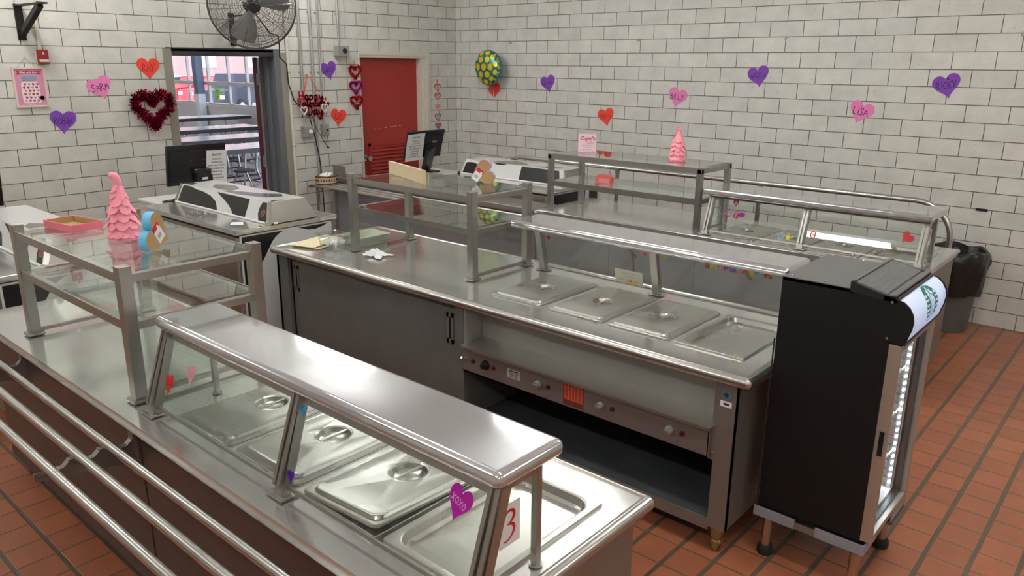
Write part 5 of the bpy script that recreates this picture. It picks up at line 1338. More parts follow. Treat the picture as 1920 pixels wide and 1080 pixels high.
# tissue box on the tray bars
tb = thing('tissue_box', 'brown and cream patterned octagonal tissue box on the tray bars by the wall', 'tissue box', (-2.28, -.33, .82))
oc = [(.125 * math.cos(PI / 8 + k * PI / 4), .095 * math.sin(PI / 8 + k * PI / 4)) for k in range(8)]
mb = MB(); mb.prism(oc, (-2.28, -.33, .82), (1, 0, 0), (0, 1, 0), .004, .078, 0); bx = build('box', mb, simple('cream_card', (.62, .50, .36), .6), tb)
mb = MB(); mb.prism([(x * 1.04, y * 1.04) for x, y in oc], (-2.28, -.33, .82), (1, 0, 0), (0, 1, 0), 0, .012); mb.prism([(x * 1.04, y * 1.04) for x, y in oc], (-2.28, -.33, .82), (1, 0, 0), (0, 1, 0), .07, .082)
for k in range(8):
    a = Vector((*oc[k], 0)); b_ = Vector((*oc[(k + 1) % 8], 0))
    for f_ in (.18, .5, .82):
        c = a.lerp(b_, f_); nn = Vector((c.x, c.y, 0)).normalized(); d_ = (b_ - a).normalized(); O = Vector((-2.28, -.33, .86)) + c + nn * .0
        mb.prism([(.013 * (1 if q % 2 == 0 else .45) * math.cos(q * PI / 5), .02 * (1 if q % 2 == 0 else .45) * math.sin(q * PI / 5)) for q in range(10)], O, d_, (0, 0, 1), -.001, .003)
build('leaf_trim', mb, simple('brown_leaf_print', (.10, .045, .015), .6), bx)
mb = MB(); mb.ball((-2.28, -.33, .90), .07, 0, 16, 9, (1.1, .8, .45)); mb.v = [(x + random.uniform(-.012, .012), y + random.uniform(-.01, .01), z + random.uniform(-.008, .01)) for x, y, z in mb.v]; build('tissue', mb, M['paper'], tb, smooth=0)
# bits on the left cooler deck
mb = MB(); mb.tube([(-4.44, -1.60, .970), (-4.43, -1.64, .985), (-4.45, -1.68, .972), (-4.42, -1.71, .988), (-4.44, -1.75, .97), (-4.41, -1.73, .972)], .007, 8); mb.ball((-4.40, -1.80, .978), .014); solo('wrapper', mb, M['clearplastic'], 'crumpled clear wrapper on the steel deck of the left cow print cooler', 'wrapper', (-4.43, -1.69, .96))
sheet('paper_slip', 'small white paper slip on the steel deck of the left cow print cooler', 'paper slip', [(-4.40, -2.16), (-4.46, -2.24), (-4.39, -2.30), (-4.34, -2.21)], .9625, M['paper'], .001, .003)

# ------------------------------------------------------------------ wall decorations
def wall_frame(w, a, z, off=0):
    """w 'A': a = x on the back wall;  w 'B': a = -y on the right wall"""
    if w == 'A': return Vector((a, -off, z)), Vector((1, 0, 0)), Vector((0, 0, 1))
    return Vector((-off, -a, z)), Vector((0, -1, 0)), Vector((0, 0, 1))
def name_heart(w, a, z, col, txt, rot, lab, ink='marker', h=.19, wd=.205, sub=None):
    O, A, B = wall_frame(w, a, z, .004)
    mb = MB(); rot = math.radians(rot); mb.prism(heart2d(wd, h, 44, rot), O, A, B, -.0042, .002, 0)
    up = Vector((-math.sin(rot), math.cos(rot)))
    Oc = O + A * (up.x * .012) + B * (up.y * .012)
    k = min(.062, .15 / (max(.6, sum(WIDTH.get(c, .66) for c in txt)) * .9))
    stroke_text(mb, txt, k, Oc, A, B, .0024, 1, .10, rot * .6, .05, .9)
    if sub: stroke_text(mb, sub, .016, Oc + B * .052 + A * .0, A, B, .0024, 1, .2, rot * .6, 0, 1.2)
    mb.prism([(.004 + .006 * math.cos(q), .045 + .005 * math.sin(q)) for q in (0, 1.05, 2.1, 3.14, 4.2, 5.2)], Oc, A, B, .002, .003, 1) if txt in ('ROBIN', 'RICKY', 'LISA', 'LIZ') else None
    return solo('foam_heart', mb, [M[col], M[ink]], lab, 'foam heart', tuple(O), 'foam name hearts on the walls')
name_heart('A', -3.879, 1.985, 'hred', 'RAY', 0, 'red foam heart left of the open doorway, above the tinsel wreath', 'redink')
name_heart('A', -4.312, 1.825, 'hpink', 'SARA', 20, 'tilted pink foam heart between the framed jar picture and the tinsel wreath')
name_heart('A', -4.647, 1.555, 'hpurple', 'ROBIN', -5, 'purple foam heart below the framed jar picture')
name_heart('A', -1.938, 1.962, 'hpurple', 'LARRY', 12, 'purple foam heart above the red one between the two doors')
name_heart('A', -1.846, 1.465, 'hred', 'LIZ', -8, 'red foam heart left of the red door, beneath the purple one', 'redink')
name_heart('B', .645, 1.735, 'hred', '', 0, 'red foam heart with white slit hanging under the balloon', 'redink')
mb = MB(); O, A, B = wall_frame('B', .645, 1.735, .004); mb.prism([(-.004, -.07), (.004, -.09), (.012, .05), (.004, .06)], O, A, B, -.0042, .0035); solo('ribbon', mb, M['paper'], 'white ribbon end across the red heart under the balloon', 'ribbon', tuple(O))
name_heart('B', 1.485, 1.83, 'hpurple', 'RACHAEL', 13, 'purple foam heart right of the balloon on the right wall')
name_heart('B', 2.302, 1.498, 'hred', 'TERESA', 12, 'red foam heart low on the right wall above the far glass shelf', 'redink')
name_heart('B', 3.156, 1.732, 'hpink', 'BILLY', -14, 'pink foam heart on the right wall above the felt tree')
name_heart('B', 3.996, 1.95, 'hpurple', 'ANGELA', 12, 'purple foam heart highest on the right wall, between two pink hearts')
name_heart('B', 4.950, 1.665, 'hpink', 'LISA', -18, 'pink foam heart toward the right end of the right wall')
name_heart('B', 5.592, 1.90, 'hpurple', 'RICKY', 16, 'purple foam heart farthest right on the right wall', sub='MR')

def tinsel_heart(cx, z, w, h, r, y0, n, blade, mats, thin=.003):
    """curly foil strips bristling from a heart-shaped ring on the back wall"""
    mb = MB(); P = heart2d(w - 1.7 * r, h - 1.7 * r, 64)
    for i in range(n):
        k = random.random() * 64; a = P[int(k) % 64]; b_ = P[(int(k) + 1) % 64]; f_ = k % 1
        c = Vector((cx + a[0] + (b_[0] - a[0]) * f_, -y0, z + a[1] + (b_[1] - a[1]) * f_))
        d_ = Vector((random.gauss(0, 1), -abs(random.gauss(0, 1)), random.gauss(0, 1))).normalized(); L_ = r * random.uniform(.6, 1.15)
        s_ = d_.cross(Vector((random.gauss(0, 1), random.gauss(0, 1), random.gauss(0, 1)))).normalized() * blade * random.uniform(.6, 1.3)
        p = c + d_ * L_; q_ = c + d_ * L_ * .3
        p.y = min(p.y, 0); q_.y = min(q_.y, 0)
        mi = random.choices(range(len(mats)), [1] * len(mats) if len(mats) == 1 else [6] + [1] * (len(mats) - 1))[0]
        e = (p - q_).normalized().cross(s_).normalized() * blade * .5
        mb.add([q_ - s_, q_ + s_, p + s_ * .7 + e, p - s_ * .7 + e], [(0, 1, 2, 3)], mi)
    return mb
mb = tinsel_heart(-3.905, 1.63, .42, .37, .06, .05, 3000, .0055, [M['wine'], M['redglit'], M['pinktin']])
wr = solo('tinsel_wreath', mb, [M['wine'], M['redglit'], M['pinktin']], 'dark red heart shaped tinsel wreath beside the open doorway', 'wreath', (-3.905, -.05, 1.63), smooth=0)
th = thing('tinsel_heart_garland', 'three hollow tinsel hearts hanging in a column beside the red door', 'heart garland', (-1.6, -.02, 1.79))
for (z, mt) in ((1.948, 'redglit'), (1.782, 'magglit'), (1.622, 'redglit')):
    mb = tinsel_heart(-1.598, z, .195, .165, .024, .016, 900, .0035, [M[mt], M['wine']]); P = heart2d(.15, .12, 40); mb.tube([(-1.598 + x, -.014, z + y_) for x, y_ in P], .006, 6, 0, True); build('heart', mb, [M[mt], M['wine']], th, smooth=0)
mb = MB(); mb.tube([(-1.605, -.006, 1.98), (-1.612, -.006, 2.06), (-1.598, -.006, 2.075), (-1.592, -.006, 2.06), (-1.598, -.006, 1.98)], .0015, 6); mb.tube([(-1.598, -.01, 1.88), (-1.598, -.01, 1.60)], .0015, 6); build('string', mb, M['redglit'], th)

# script sign
hv = thing('script_sign', 'red happy valentines day script sign with hanging ribbon beside the doorway', 'script sign', (-2.18, -.02, 1.64))
mb = MB(); A = Vector((1, 0, 0)); B = Vector((0, 0, 1))
for s_, z, hh, dx in (('Happy', 1.715, .09, -.02), ("Valentine's", 1.642, .085, .0), ('Day', 1.562, .10, .02)):
    stroke_text(mb, s_, hh, Vector((-2.185 + dx, -.044, z)), A, B, 0, 0, .19, 0, 0, 1.02 if s_ != "Valentine's" else .92, bold=.006)
build('lettering', mb, simple('sign_script_red', (.42, .012, .03), .45), hv)
for dx, z, mt in ((-.135, 1.555, 'paper'), (.13, 1.575, 'paper')):
    mb = MB(); P = heart2d(.075, .085, 32); mb.tube([(-2.185 + dx + x, -.056, z + y_) for x, y_ in P], .0085, 8, 0, True); build('heart', mb, simple('pale_pink_heart', (.72, .55, .55), .5), hv)
mb = MB(); mb.bar((-2.30, -.044, 1.73), (-2.239, -.036, 1.925), .016, .002, up=(0, -1, 0)); mb.tube([(-2.239, -.036, 1.925), (-2.10, -.044, 1.745)], .004, 6); mb.cyl((-2.239, 0, 1.925), (-2.239, -.04, 1.925), .004, n=8); build('ribbon', mb, simple('coral_ribbon', (.7, .12, .1), .5), hv)

# paper heart strip beside the red door
ph = thing('paper_heart_strip', 'vertical strip of five pink and white paper hearts right of the red door', 'heart garland', (-.333, -.006, 1.55))
for z, hh, fill, line_ in ((1.757, .095, 'white', 'a'), (1.647, .10, 'white', 'b'), (1.522, .095, 'pink', 'c'), (1.398, .105, 'white', 'd'), (1.29, .09, 'pink2', 'e')):
    O = Vector((-.333, -.003, z)); mb = MB(); mb.prism(heart2d(.105, hh, 32), O, A, B, -.0032, 0, 1); mb.prism(heart2d(.08, hh * .78, 32), O, A, B, 0, .001, 0)
    for k in range(5):
        y_ = hh * (.26 - .13 * k); ww = .03 - .004 * abs(k - 1)
        stroke_pts = [(-ww, y_), (ww, y_ + .012)]
        mb.prism([(-ww, y_), (ww, y_ + .010), (ww, y_ + .015), (-ww, y_ + .005)], O, A, B, .001, .0018, 1)
    cols = {'a': ((.75, .62, .58), (.45, .06, .05)), 'b': ((.72, .55, .52), (.35, .06, .08)), 'c': ((.75, .12, .22), (.8, .5, .55)), 'd': ((.72, .66, .62), (.12, .03, .06)), 'e': ((.62, .28, .38), (.18, .02, .1))}[line_]
    build('heart', mb, [simple('strip_fill_' + line_, cols[0], .7), simple('strip_line_' + line_, cols[1], .7)], ph)
mb = MB(); mb.box((-.345, -.004, 1.80), (-.33, -.001, 1.86)); mb.box((-.335, -.003, 1.3), (-.331, -.0015, 1.8)); build('ribbon', mb, simple('orange_ribbon', (.7, .15, .06), .5), ph)

# foil balloon
bn = thing('foil_balloon', 'round teal foil balloon with yellow dots floating by the right wall', 'balloon', (-.16, -.70, 2.01))
mb = MB(); c = Vector((-.16, -.70, 2.012)); RR = .195
Mx = Matrix.Diagonal((.09, RR, RR)).to_4x4()
vs = []; fs = []; nu, nv = 48, 20
def bal(t_, f_, o=0):   # t_: around, f_: 0 centre of near face .. 1 rim
    r = math.sin(f_ * PI / 2); d_ = math.cos(f_ * PI / 2) ** .8
    wr_ = 1 + .015 * math.cos(t_ * 22) * f_ ** 6
    return c + Vector((-(.085 + o) * d_ * (1 - .06 * math.cos(t_ * 11) * f_ ** 3 * (1 - f_)), -RR * r * wr_ * math.cos(t_), RR * r * wr_ * math.sin(t_) - (.02 * max(0, -math.sin(t_)) ** 6 * f_ ** 4)))
def balb(t_, f_):
    p = bal(t_, f_); return Vector((2 * c.x - p.x, p.y, p.z))
for fn in (bal, balb):
    vs = [fn(2 * PI * k / nu, i / nv) for i in range(nv + 1) for k in range(nu)]
    fs = [(i * nu + k, i * nu + (k + 1) % nu, (i + 1) * nu + (k + 1) % nu, (i + 1) * nu + k) for i in range(nv) for k in range(nu)]
    if fn is bal: fs = [tuple(reversed(f)) for f in fs]
    mb.add(vs, fs, 0)
spots = [(0, 0)] + [(2 * PI * k / 6, .34) for k in range(6)] + [(2 * PI * k / 11 + .2, .64) for k in range(11)] + [(2 * PI * k / 15, .88) for k in range(15)]
for t0, f0 in spots:
    cx, cz = f0 * math.cos(t0), f0 * math.sin(t0); 
    for rad, mi, o in ((.155, 2, .0012), (.13, 1, .002)):
        ring_ = []
        for q in range(16):
            x_, z_ = cx + rad * math.cos(q * PI / 8) * (1 if f0 < .8 else .7), cz + rad * math.sin(q * PI / 8); ff = min(math.hypot(x_, z_), .985); ring_.append(bal(math.atan2(z_, x_), ff, o))
        ctr = bal(t0, f0, o + .001)
        mb.add([ctr] + ring_, [(0, 1 + (q + 1) % 16, 1 + q) for q in range(16)], mi)
build('envelope', mb, [simple('teal_foil', (.02, .22, .30), .22, .5), simple('yellow_foil', (.75, .66, .05), .22, .35), simple('dark_dot_edge', (.10, .12, .02), .3)], bn, smooth=60)
mb = MB(); mb.box((-.243, -.835, 1.975), (-.236, -.76, 2.02)); mb.v = [(x + .018, y, z) for x, y, z in mb.v]
mb = MB(); mb.cyl(c + Vector((0, 0, -RR - .005)), c + Vector((0, 0, -RR - .045)), .014, .004, 10); build('neck', mb, simple('yellow_foil_neck', (.5, .5, .1), .3, .5), bn)
mb = MB(); mb.tube([c + Vector((0, 0, -RR - .04)), c + Vector((.05, .02, -RR - .12)), Vector((-.008, -.645, 1.78)), Vector((-.006, -.64, 1.70))], .002, 6); build('string', mb, simple('violet_ribbon', (.25, .1, .45), .5), bn)

# framed jar picture
pc = thing('framed_picture', 'pink framed picture of a jar of hearts hanging left of the foam hearts', 'picture', (-4.857, -.01, 1.845))
O = Vector((-4.857, -.012, 1.845)); mb = MB(); w2, h2 = .119, .157
for a, b_ in (((-w2, -h2), (-w2 + .014, h2)), ((w2 - .014, -h2), (w2, h2)), ((-w2 + .014, -h2), (w2 - .014, -h2 + .014)), ((-w2 + .014, h2 - .014), (w2 - .014, h2))):
    mb.box((O.x + a[0], -.022, O.z + a[1]), (O.x + b_[0], -.002, O.z + b_[1]))
build('frame', mb, simple('pale_pink_frame', (.70, .55, .50), .5), pc)
mb = MB(); mb.box((O.x - w2 + .014, -.012, O.z - h2 + .014), (O.x + w2 - .014, -.004, O.z + h2 - .014), 0)
mb.prism([(-.06, -.125), (.06, -.125), (.066, -.11), (.066, .025), (.05, .045), (-.05, .045), (-.066, .025), (-.066, -.11)], O, A, B, .0004, .0012, 1)
mb.prism([(-.055, .05), (.055, .05), (.055, .085), (-.055, .085)], O, A, B, .0004, .0014, 2)
for k in range(5): mb.prism([(-.054, .053 + k * .007), (.054, .053 + k * .007), (.054, .055 + k * .007), (-.054, .055 + k * .007)], O, A, B, .0014, .0016, 3)
for r_ in range(6):
    for q in range(4):
        mb.prism(heart2d(.022, .022, 14, random.uniform(-.5, .5)), O + A * (-.045 + q * .03 + (.008 if r_ % 2 else 0)) + B * (-.108 + r_ * .026), A, B, .0012, .0016, 4 if (r_ + q) % 3 else 5)
mb.prism([(-.095, .096), (-.08, .112), (-.09, .13), (-.05, .124), (0, .13), (.05, .124), (.09, .13), (.08, .112), (.095, .096), (.06, .1), (0, .106), (-.06, .1)], O, A, B, .0004, .0012, 4)
put_text(mb, 'Filled with Love', .021, O + B * .115, A, B, .0018, 1, shear=.25, bold=.0006)
for k in range(8): mb.prism([(.075 + .018 * math.cos(k * PI / 4), -.085 + .018 * math.sin(k * PI / 4)) for k in range(8)], O, A, B, .0016, .002, 6)
mb.prism([(.02, -.13), (.026, -.13), (.07, -.09), (.066, -.086)], O, A, B, .0016, .002, 3)
put_text(mb, 'love is sweet', .011, O - B * .136, A, B, .0006, 1)
build('print', mb, [simple('pink_print', (.62, .27, .40), .5), simple('white_print', (.78, .70, .70), .5), simple('blue_lid_print', (.25, .33, .47), .5), simple('grey_print_line', (.13, .15, .2), .5), simple('crimson_print', (.36, .02, .06), .5), simple('rose_print', (.62, .2, .28), .5), simple('orange_red_print', (.6, .09, .06), .5)], pc)
mb = MB(); mb.tube([(-4.93, -.006, 2.0), (-4.861, -.004, 2.078), (-4.79, -.006, 2.0)], .0018, 6); build('hanger', mb, M['boxgrey'], pc)

# ------------------------------------------------------------------ wall hardware
fa = thing('fire_alarm_pull', 'small red fire alarm pull beside the framed picture', 'fire alarm', (-4.735, -.03, 2.08))
mb = MB(); mb.box((-4.775, -.045, 2.025), (-4.697, 0, 2.138), 0, .004); bd = build('body', mb, simple('alarm_red', (.33, .012, .015), .4), fa)
mb = MB(); mb.box((-4.77, -.049, 2.042), (-4.702, -.044, 2.062)); mb.prism([(-.01, 0), (.01, 0), (0, .022)], (-4.735, -.0455, 2.1), (1, 0, 0), (0, 0, 1), 0, .001); build('handle', mb, M['white'], bd)
mb = MB(); mb.box((-4.782, -.02, 2.02), (-4.776, 0, 2.142)); build('back_box', mb, M['whitepaint'], fa)
mb = MB(); mb.cyl((-4.745, -.014, 2.138), (-4.745, -.014, ZC - .001), .012, n=12); solo('conduit', mb, M['whitepaint'], 'cream painted conduit running up from the fire alarm pull', 'conduit', (-4.745, -.014, 2.7))
def pipe(x, z0, z1, r, mat, lab, strap=True):
    t = thing('conduit', lab, 'conduit', (x, -.02, (z0 + z1) / 2)); mb = MB(); mb.cyl((x, -.02, z0), (x, -.02, z1), r, n=14); build('pipe', mb, mat, t)
    for k, z in enumerate([z for z in (2.55, 1.95, 1.2) if z0 + .1 < z < z1 - .1]):
        mb = MB(); mb.box((x - .03, -.006, z - .008), (x + .03, -.001, z + .008)); mb.cyl((x, -.02, z - .008), (x, -.02, z + .008), r + .003, n=14); build('strap', mb, M['conduit'], t)
    return t
pipe(-2.29, 1.40, ZC - .001, .0135, M['conduit'], 'grey conduit running down to the left switch box by the doorway')
pipe(-2.152, .70, ZC - .001, .016, M['conduit'], 'longest grey conduit, passing behind the script sign to below the tissue box')
pipe(-2.055, 1.41, ZC - .001, .0115, M['conduit'], 'grey conduit running down to the right switch box by the doorway')
pipe(-1.80, 2.22, ZC - .001, .0115, M['conduit'], 'short grey conduit above the socket box left of the red door')
pipe(-2.448, .02, ZC - .001, .016, M['whitepaint'], 'cream painted conduit right beside the open doorway frame')
def ebox(lab, x, z, w, h, d_, kind, face=.016):
    t = thing('electrical_box', lab, 'switch box', (x, -d_ / 2, z)); mb = MB(); mb.box((x - w / 2, -d_, z - h / 2), (x + w / 2, -.0005, z + h / 2), 0, .005); bd = build('box', mb, M['boxgrey'], t)
    mb = MB(); 
    if kind == 'dial': mb.cyl((x + .02, -d_, z), (x + .02, -d_ - .02, z), .022, .018, 18); build('dial', mb, M['white'], t)
    elif kind == 'socket': mb.cyl((x + .012, -d_, z + .003), (x + .012, -d_ - .012, z + .003), .026, n=20); build('socket', mb, M['black'], t)
    else: mb.box((x + .005, -d_ - .014, z - .012), (x + .017, -d_, z + .012), 0, .003); build('switch', mb, M['black'], t)
    return t
ebox('grey switch box with white dial below the script sign', -2.282, 1.342, .115, .115, .07, 'dial')
ebox('narrow grey switch box right of the white dial box', -2.05, 1.347, .082, .12, .055, 'switch')
ebox('grey socket box with round black outlet above the purple heart', -1.785, 2.17, .15, .11, .08, 'socket')
mb = MB(); mb.tube([(-2.65, -.20, 2.20), (-2.56, -.05, 2.10), (-2.485, -.048, 2.03), (-2.478, -.048, 1.84), (-2.43, -.055, 1.67), (-2.34, -.052, 1.58), (-2.255, -.052, 1.50), (-2.195, -.052, 1.26), (-2.165, -.052, 1.09), (-2.15, -.052, .97), (-2.14, -.052, .6), (-2.135, -.052, .1), (-2.12, -.05, .006)], .0065, 8); solo('power_cable', mb, M['rubber'], 'black power cable drooping from the fan past the script sign', 'cable', (-2.4, -.02, 1.7), smooth=50)
mb = MB(); mb.tube([(-2.19, -.012, 1.5), (-2.16, -.04, 1.36), (-2.09, -.04, 1.24), (-2.02, -.012, 1.17)], .003, 6); mb.cyl((-2.02, -.012, 1.165), (-2.0, -.012, 1.15), .008, n=8); solo('thin_cord', mb, M['rubber'], 'thin black cord with plug below the switch boxes', 'cord', (-2.09, -.03, 1.3), smooth=50)
for y, z in ((-.913, 2.289), (-2.669, 2.296), (-4.227, 2.299), (-6.049, 2.302)):
    mb = MB(); mb.cyl((0, y, z), (-.012, y, z), .012, n=12); mb.tube([(-.012, y, z), (-.03, y, z), (-.036, y, z - .012), (-.03, y, z - .022)], .004, 6); solo('wall_hook', mb, M['conduit'], 'small grey wall hook high on the right wall', 'hook', (-.01, y, z), 'small hooks along the right wall')
mb = MB(); mb.box((-.012, -6.03, .938), (0, -5.945, .958), 0, .003); solo('wall_clip', mb, M['blackmatte'], 'small dark clip on the right wall above the trash can', 'clip', (-.006, -5.99, .948))
def bracket(name, lab, x, z0, z1, L_, dx, loc):
    t = thing(name, lab, 'wall bracket', loc)
    mb = MB(); mb.box((x - .03, -.012, z0), (x + .03, -.0005, z1), 0, .002); mb.box((x - .03, -.02, z0 + .02), (x - .024, -.012, z1))
    mb.cyl((x, -.012, z0 + .03), (x, -.02, z0 + .03), .014, n=6); build('plate', mb, M['blackmatte'], t)
    mb = MB(); mb.bar((x, -.005, z1 - .012), (x + dx, -L_, z1 - .012), .05, .012); build('arm', mb, M['blackmatte'], t)
    mb = MB(); mb.bar((x, -.012, z0 + .045), (x + dx * .85, -L_ * .85, z1 - .02), .04, .045, up=(0, 1, .3)); build('strut', mb, M['blackmatte'], t)
    return t
bracket('wall_bracket', 'empty black triangular wall bracket above the fire alarm pull', -4.855, 2.205, 2.48, .52, .02, (-4.855, 0, 2.34))
# wall fan
fn_ = thing('wall_fan', 'large wire caged wall fan above the open doorway', 'fan', (-3.03, 0, 2.4))
mb = MB(); x = -3.03; mb.box((x - .03, -.012, 2.20), (x + .03, -.0005, 2.50), 0, .002); mb.cyl((x, -.012, 2.235), (x, -.02, 2.235), .014, n=6); mb.bar((x, -.005, 2.47), (x - .02, -.34, 2.47), .05, .012); mb.bar((x, -.012, 2.25), (x - .02, -.28, 2.455), .04, .045, up=(0, 1, .3)); build('bracket', mb, M['blackmatte'], fn_)
fc_ = Vector((-3.07, -.46, 2.55)); nrm = Vector((-.47, -.86, -.18)).normalized(); fu = nrm.cross(Vector((0, 0, 1))).normalized() * -1; fv = nrm.cross(fu).normalized()
if fv.z < 0: fv = -fv
def fp(r, a, o): return fc_ + fu * (r * math.cos(a)) + fv * (r * math.sin(a)) + nrm * o
FR = .385
dome = lambda r: .10 * math.cos(min(1, r / FR) * PI / 2) ** .6 + .03
wire = simple('grey_wire', (.16, .16, .155), .35, .8)
mb = MB()
for k in range(36):
    r = .045 + (FR - .045) * k / 35; n = 64
    mb.tube([fp(r, 2 * PI * q / n, dome(r)) for q in range(n)], .0024, 5, 0, True)
for k in range(16):
    a = 2 * PI * k / 16 + .1; r0 = .06 if k % 2 == 0 else .2
    mb.tube([fp(r0 + (FR - r0) * q / 8, a, dome(r0 + (FR - r0) * q / 8) + .004) for q in range(9)], .003, 5)
fg = build('front_guard', mb, wire, fn_, smooth=60)
mb = MB()
for k in range(14):
    r = .08 + (FR - .08) * k / 13; n = 48; mb.tube([fp(r, 2 * PI * q / n, -dome(r)) for q in range(n)], .0017, 4, 0, True)
for k in range(10): a = 2 * PI * k / 10; mb.tube([fp(.08 + (FR - .08) * q / 8, a, -dome(.08 + (FR - .08) * q / 8) - .004) for q in range(9)], .0024, 4)
build('rear_guard', mb, wire, fn_, smooth=60)
mb = MB(); mb.tube([fp(FR, 2 * PI * q / 64, 0) for q in range(64)], .009, 8, 0, True); mb.tube([fp(FR, 2 * PI * q / 64, .028) for q in range(64)], .004, 6, 0, True); mb.tube([fp(FR, 2 * PI * q / 64, -.028) for q in range(64)], .004, 6, 0, True); build('rim', mb, wire, fn_, smooth=60)
blade = simple('grey_blade', (.36, .36, .36), .45, .2)
for a0 in (math.radians(15), math.radians(135), math.radians(250)):
    mb = MB(); g = []; nr, na = 8, 8
    for i in range(nr + 1):
        for j in range(na + 1):
            r = .06 + .275 * i / nr; wdt = .36 + .22 * math.sin(i / nr * PI * .8); a = a0 + (j / na - .5) * wdt * (1.9 - .55 * i / nr); g.append(fp(r, a, .035 * (j / na - .5) * 2 * (1 - .3 * i / nr)))
    f2 = [(i * (na + 1) + j, (i + 1) * (na + 1) + j, (i + 1) * (na + 1) + j + 1, i * (na + 1) + j + 1) for i in range(nr) for j in range(na)]
    mb.add(g, f2); mb.add([p - nrm * .003 for p in g], [tuple(reversed(f)) for f in f2]); build('blade', mb, blade, fn_, smooth=60)
mb = MB(); mb.cyl(fp(0, 0, -.16), fp(0, 0, -.03), .075, .08, 24); mb.cyl(fp(0, 0, -.03), fp(0, 0, .045), .05, n=20); build('motor', mb, M['blackmatte'], fn_)
mb = MB(); mb.cyl(fp(0, 0, dome(0) - .004), fp(0, 0, dome(0) + .010), .045, .04, 24); build('hub_badge', mb, M['black'], fg)
mb = MB(); mb.bar(fp(0, 0, -.12), Vector((-3.05, -.33, 2.475)), .04, .04); build('neck', mb, M['blackmatte'], fn_)
mb = MB(); mb.tube([fp(.03, -1.2, -.14), fp(.12, -1.2, -.13), fp(.3, -1.05, -.11), Vector((-2.72, -.3, 2.3)), Vector((-2.65, -.20, 2.20))], .006, 8); build('cord', mb, M['rubber'], fn_, smooth=60)

# ------------------------------------------------------------------ dining room seen through the doorway
CX = 3.64             # its window wall
uvm = [([(-9, WT, 0), (CX, WT, 0), (CX, 24, 0), (-9, 24, 0)], [(0, 0), (1, 0), (1, 1), (0, 1)])]
o = uvmesh('floor_dining', uvm, [M['cafefloor']])
mb = MB(); mb.box((-9, WT, 3.6), (CX + .2, 24, 3.7)); struct('ceiling_dining', mb, M['ceiling'])
mb = MB(); mb.box((-9, 24, 0), (CX, 24.2, 3.6)); struct('wall_far', mb, M['cafewall'])
mb = MB(); mb.box((-9.2, WT, 0), (-9, 24, 3.6)); struct('wall_dining', mb, M['cafewall'])
mb = MB(); mb.box((CX, WT, 0), (CX + .2, 24, .9)); mb.box((CX, WT, 3.0), (CX + .2, 24, 3.6)); mb.box((CX - .01, WT, .86), (CX + .2, 24, .92)); mb.box((CX, WT, .9), (CX + .2, 8.9, 3.0)); mb.box((CX, 20.5, .9), (CX + .2, 24, 3.0)); struct('wall_window', mb, M['cafewall'])
M['mull'] = simple('taupe_window_frame', (.50, .46, .46), .4)
ys = [8.9, 10.05, 11.2, 12.1, 13.15, 14.25, 15.2, 16.3, 17.3, 18.4, 19.4, 20.5]
for i in range(len(ys) - 1):
    a, b_ = ys[i], ys[i + 1]
    mb = MB(); mb.box((CX + .001, a - .025, .97), (CX + .07, a + .025, 3.0)); mb.box((CX + .0, a + .025, 1.44), (CX + .09, b_ - .025, 1.53)); mb.box((CX + .03, a - .025, .92), (CX + .11, b_ - .025, .97))
    wf = struct('window_%d' % (i + 1), mb, M['mull'])
    mb = MB(); mb.box((CX + .095, a + .001, .97), (CX + .101, b_ - .001, 3.0)); struct('pane', mb, M['winglass'], wf)
mb = MB(); mb.box((CX - .25, 13.26, 0), (CX - .05, 13.46, 1.2), 1); mb.box((CX - .25, 13.26, 1.2), (CX - .05, 13.46, 3.6), 0); t = struct('column', mb, [simple('slate_blue_column', (.10, .13, .20), .5), simple('white_column_base', (.62, .64, .68), .5)])
mb = MB(); mb.box((CX - .004, 12.62, 1.06), (CX + .0, 12.86, 1.38)); mb.v = [(x + .02, y, z) for x, y, z in mb.v]
for k in range(5): mb.box((CX + .0145, 12.66, 1.30 - k * .05), (CX + .0155, 12.82, 1.31 - k * .05), 1)
solo('notice', mb, [simple('lime_paper', (.35, .75, .08), .6), M['ink']], 'lime green notice taped to a dining room window', 'notice', (CX + .015, 12.74, 1.22))
ctop = simple('pale_table_top', (.62, .62, .66), .18); cedge = simple('black_table_edge', (.015, .015, .02), .4); ctube = simple('chrome_frame', (.5, .5, .53), .22, 1)
def dining_table(lab, x0, x1, y, stools=True):
    t = thing('dining_table', lab, 'dining table', ((x0 + x1) / 2, y, 0))
    mb = MB(); mb.box((x0, y - .38, .74), (x1, y + .38, .75), 0); mb.box((x0 - .004, y - .385, .67), (x1 + .004, y + .385, .742), 1); build('top', mb, [ctop, cedge], t)
    for x in (x0 + .35, (x0 + x1) / 2 - .1, (x0 + x1) / 2 + .1, x1 - .35):
        mb = MB(); mb.tube([(x, y - .3, .715), (x, y - .25, .4), (x, y - .55, .03), (x, y + .55, .03), (x, y + .25, .4), (x, y + .3, .715)], .018, 8); build('leg', mb, ctube, t, smooth=50)
    mb = MB(); mb.cyl((x0 + .2, y - .56, .10), (x1 - .2, y - .56, .10), .014, n=8); mb.cyl((x0 + .2, y + .56, .10), (x1 - .2, y + .56, .10), .014, n=8); build('foot_rail', mb, cedge, t)
    k = 4
    for i in range(k):
        x = x0 + .35 + (x1 - x0 - .7) * i / (k - 1)
        for s_ in (-1, 1):
            mb = MB(); mb.cyl((x, y + s_ * .62, .43), (x, y + s_ * .62, .455), .16, n=18); st = build('stool_seat', mb, cedge, t)
            mb = MB(); mb.tube([(x, y + s_ * .62, .43), (x, y + s_ * .6, .3), (x + .05, y + s_ * .5, .12), (x + .1, y + s_ * .2, .10)], .014, 8); build('stool_arm', mb, ctube, st, smooth=50)
    return t
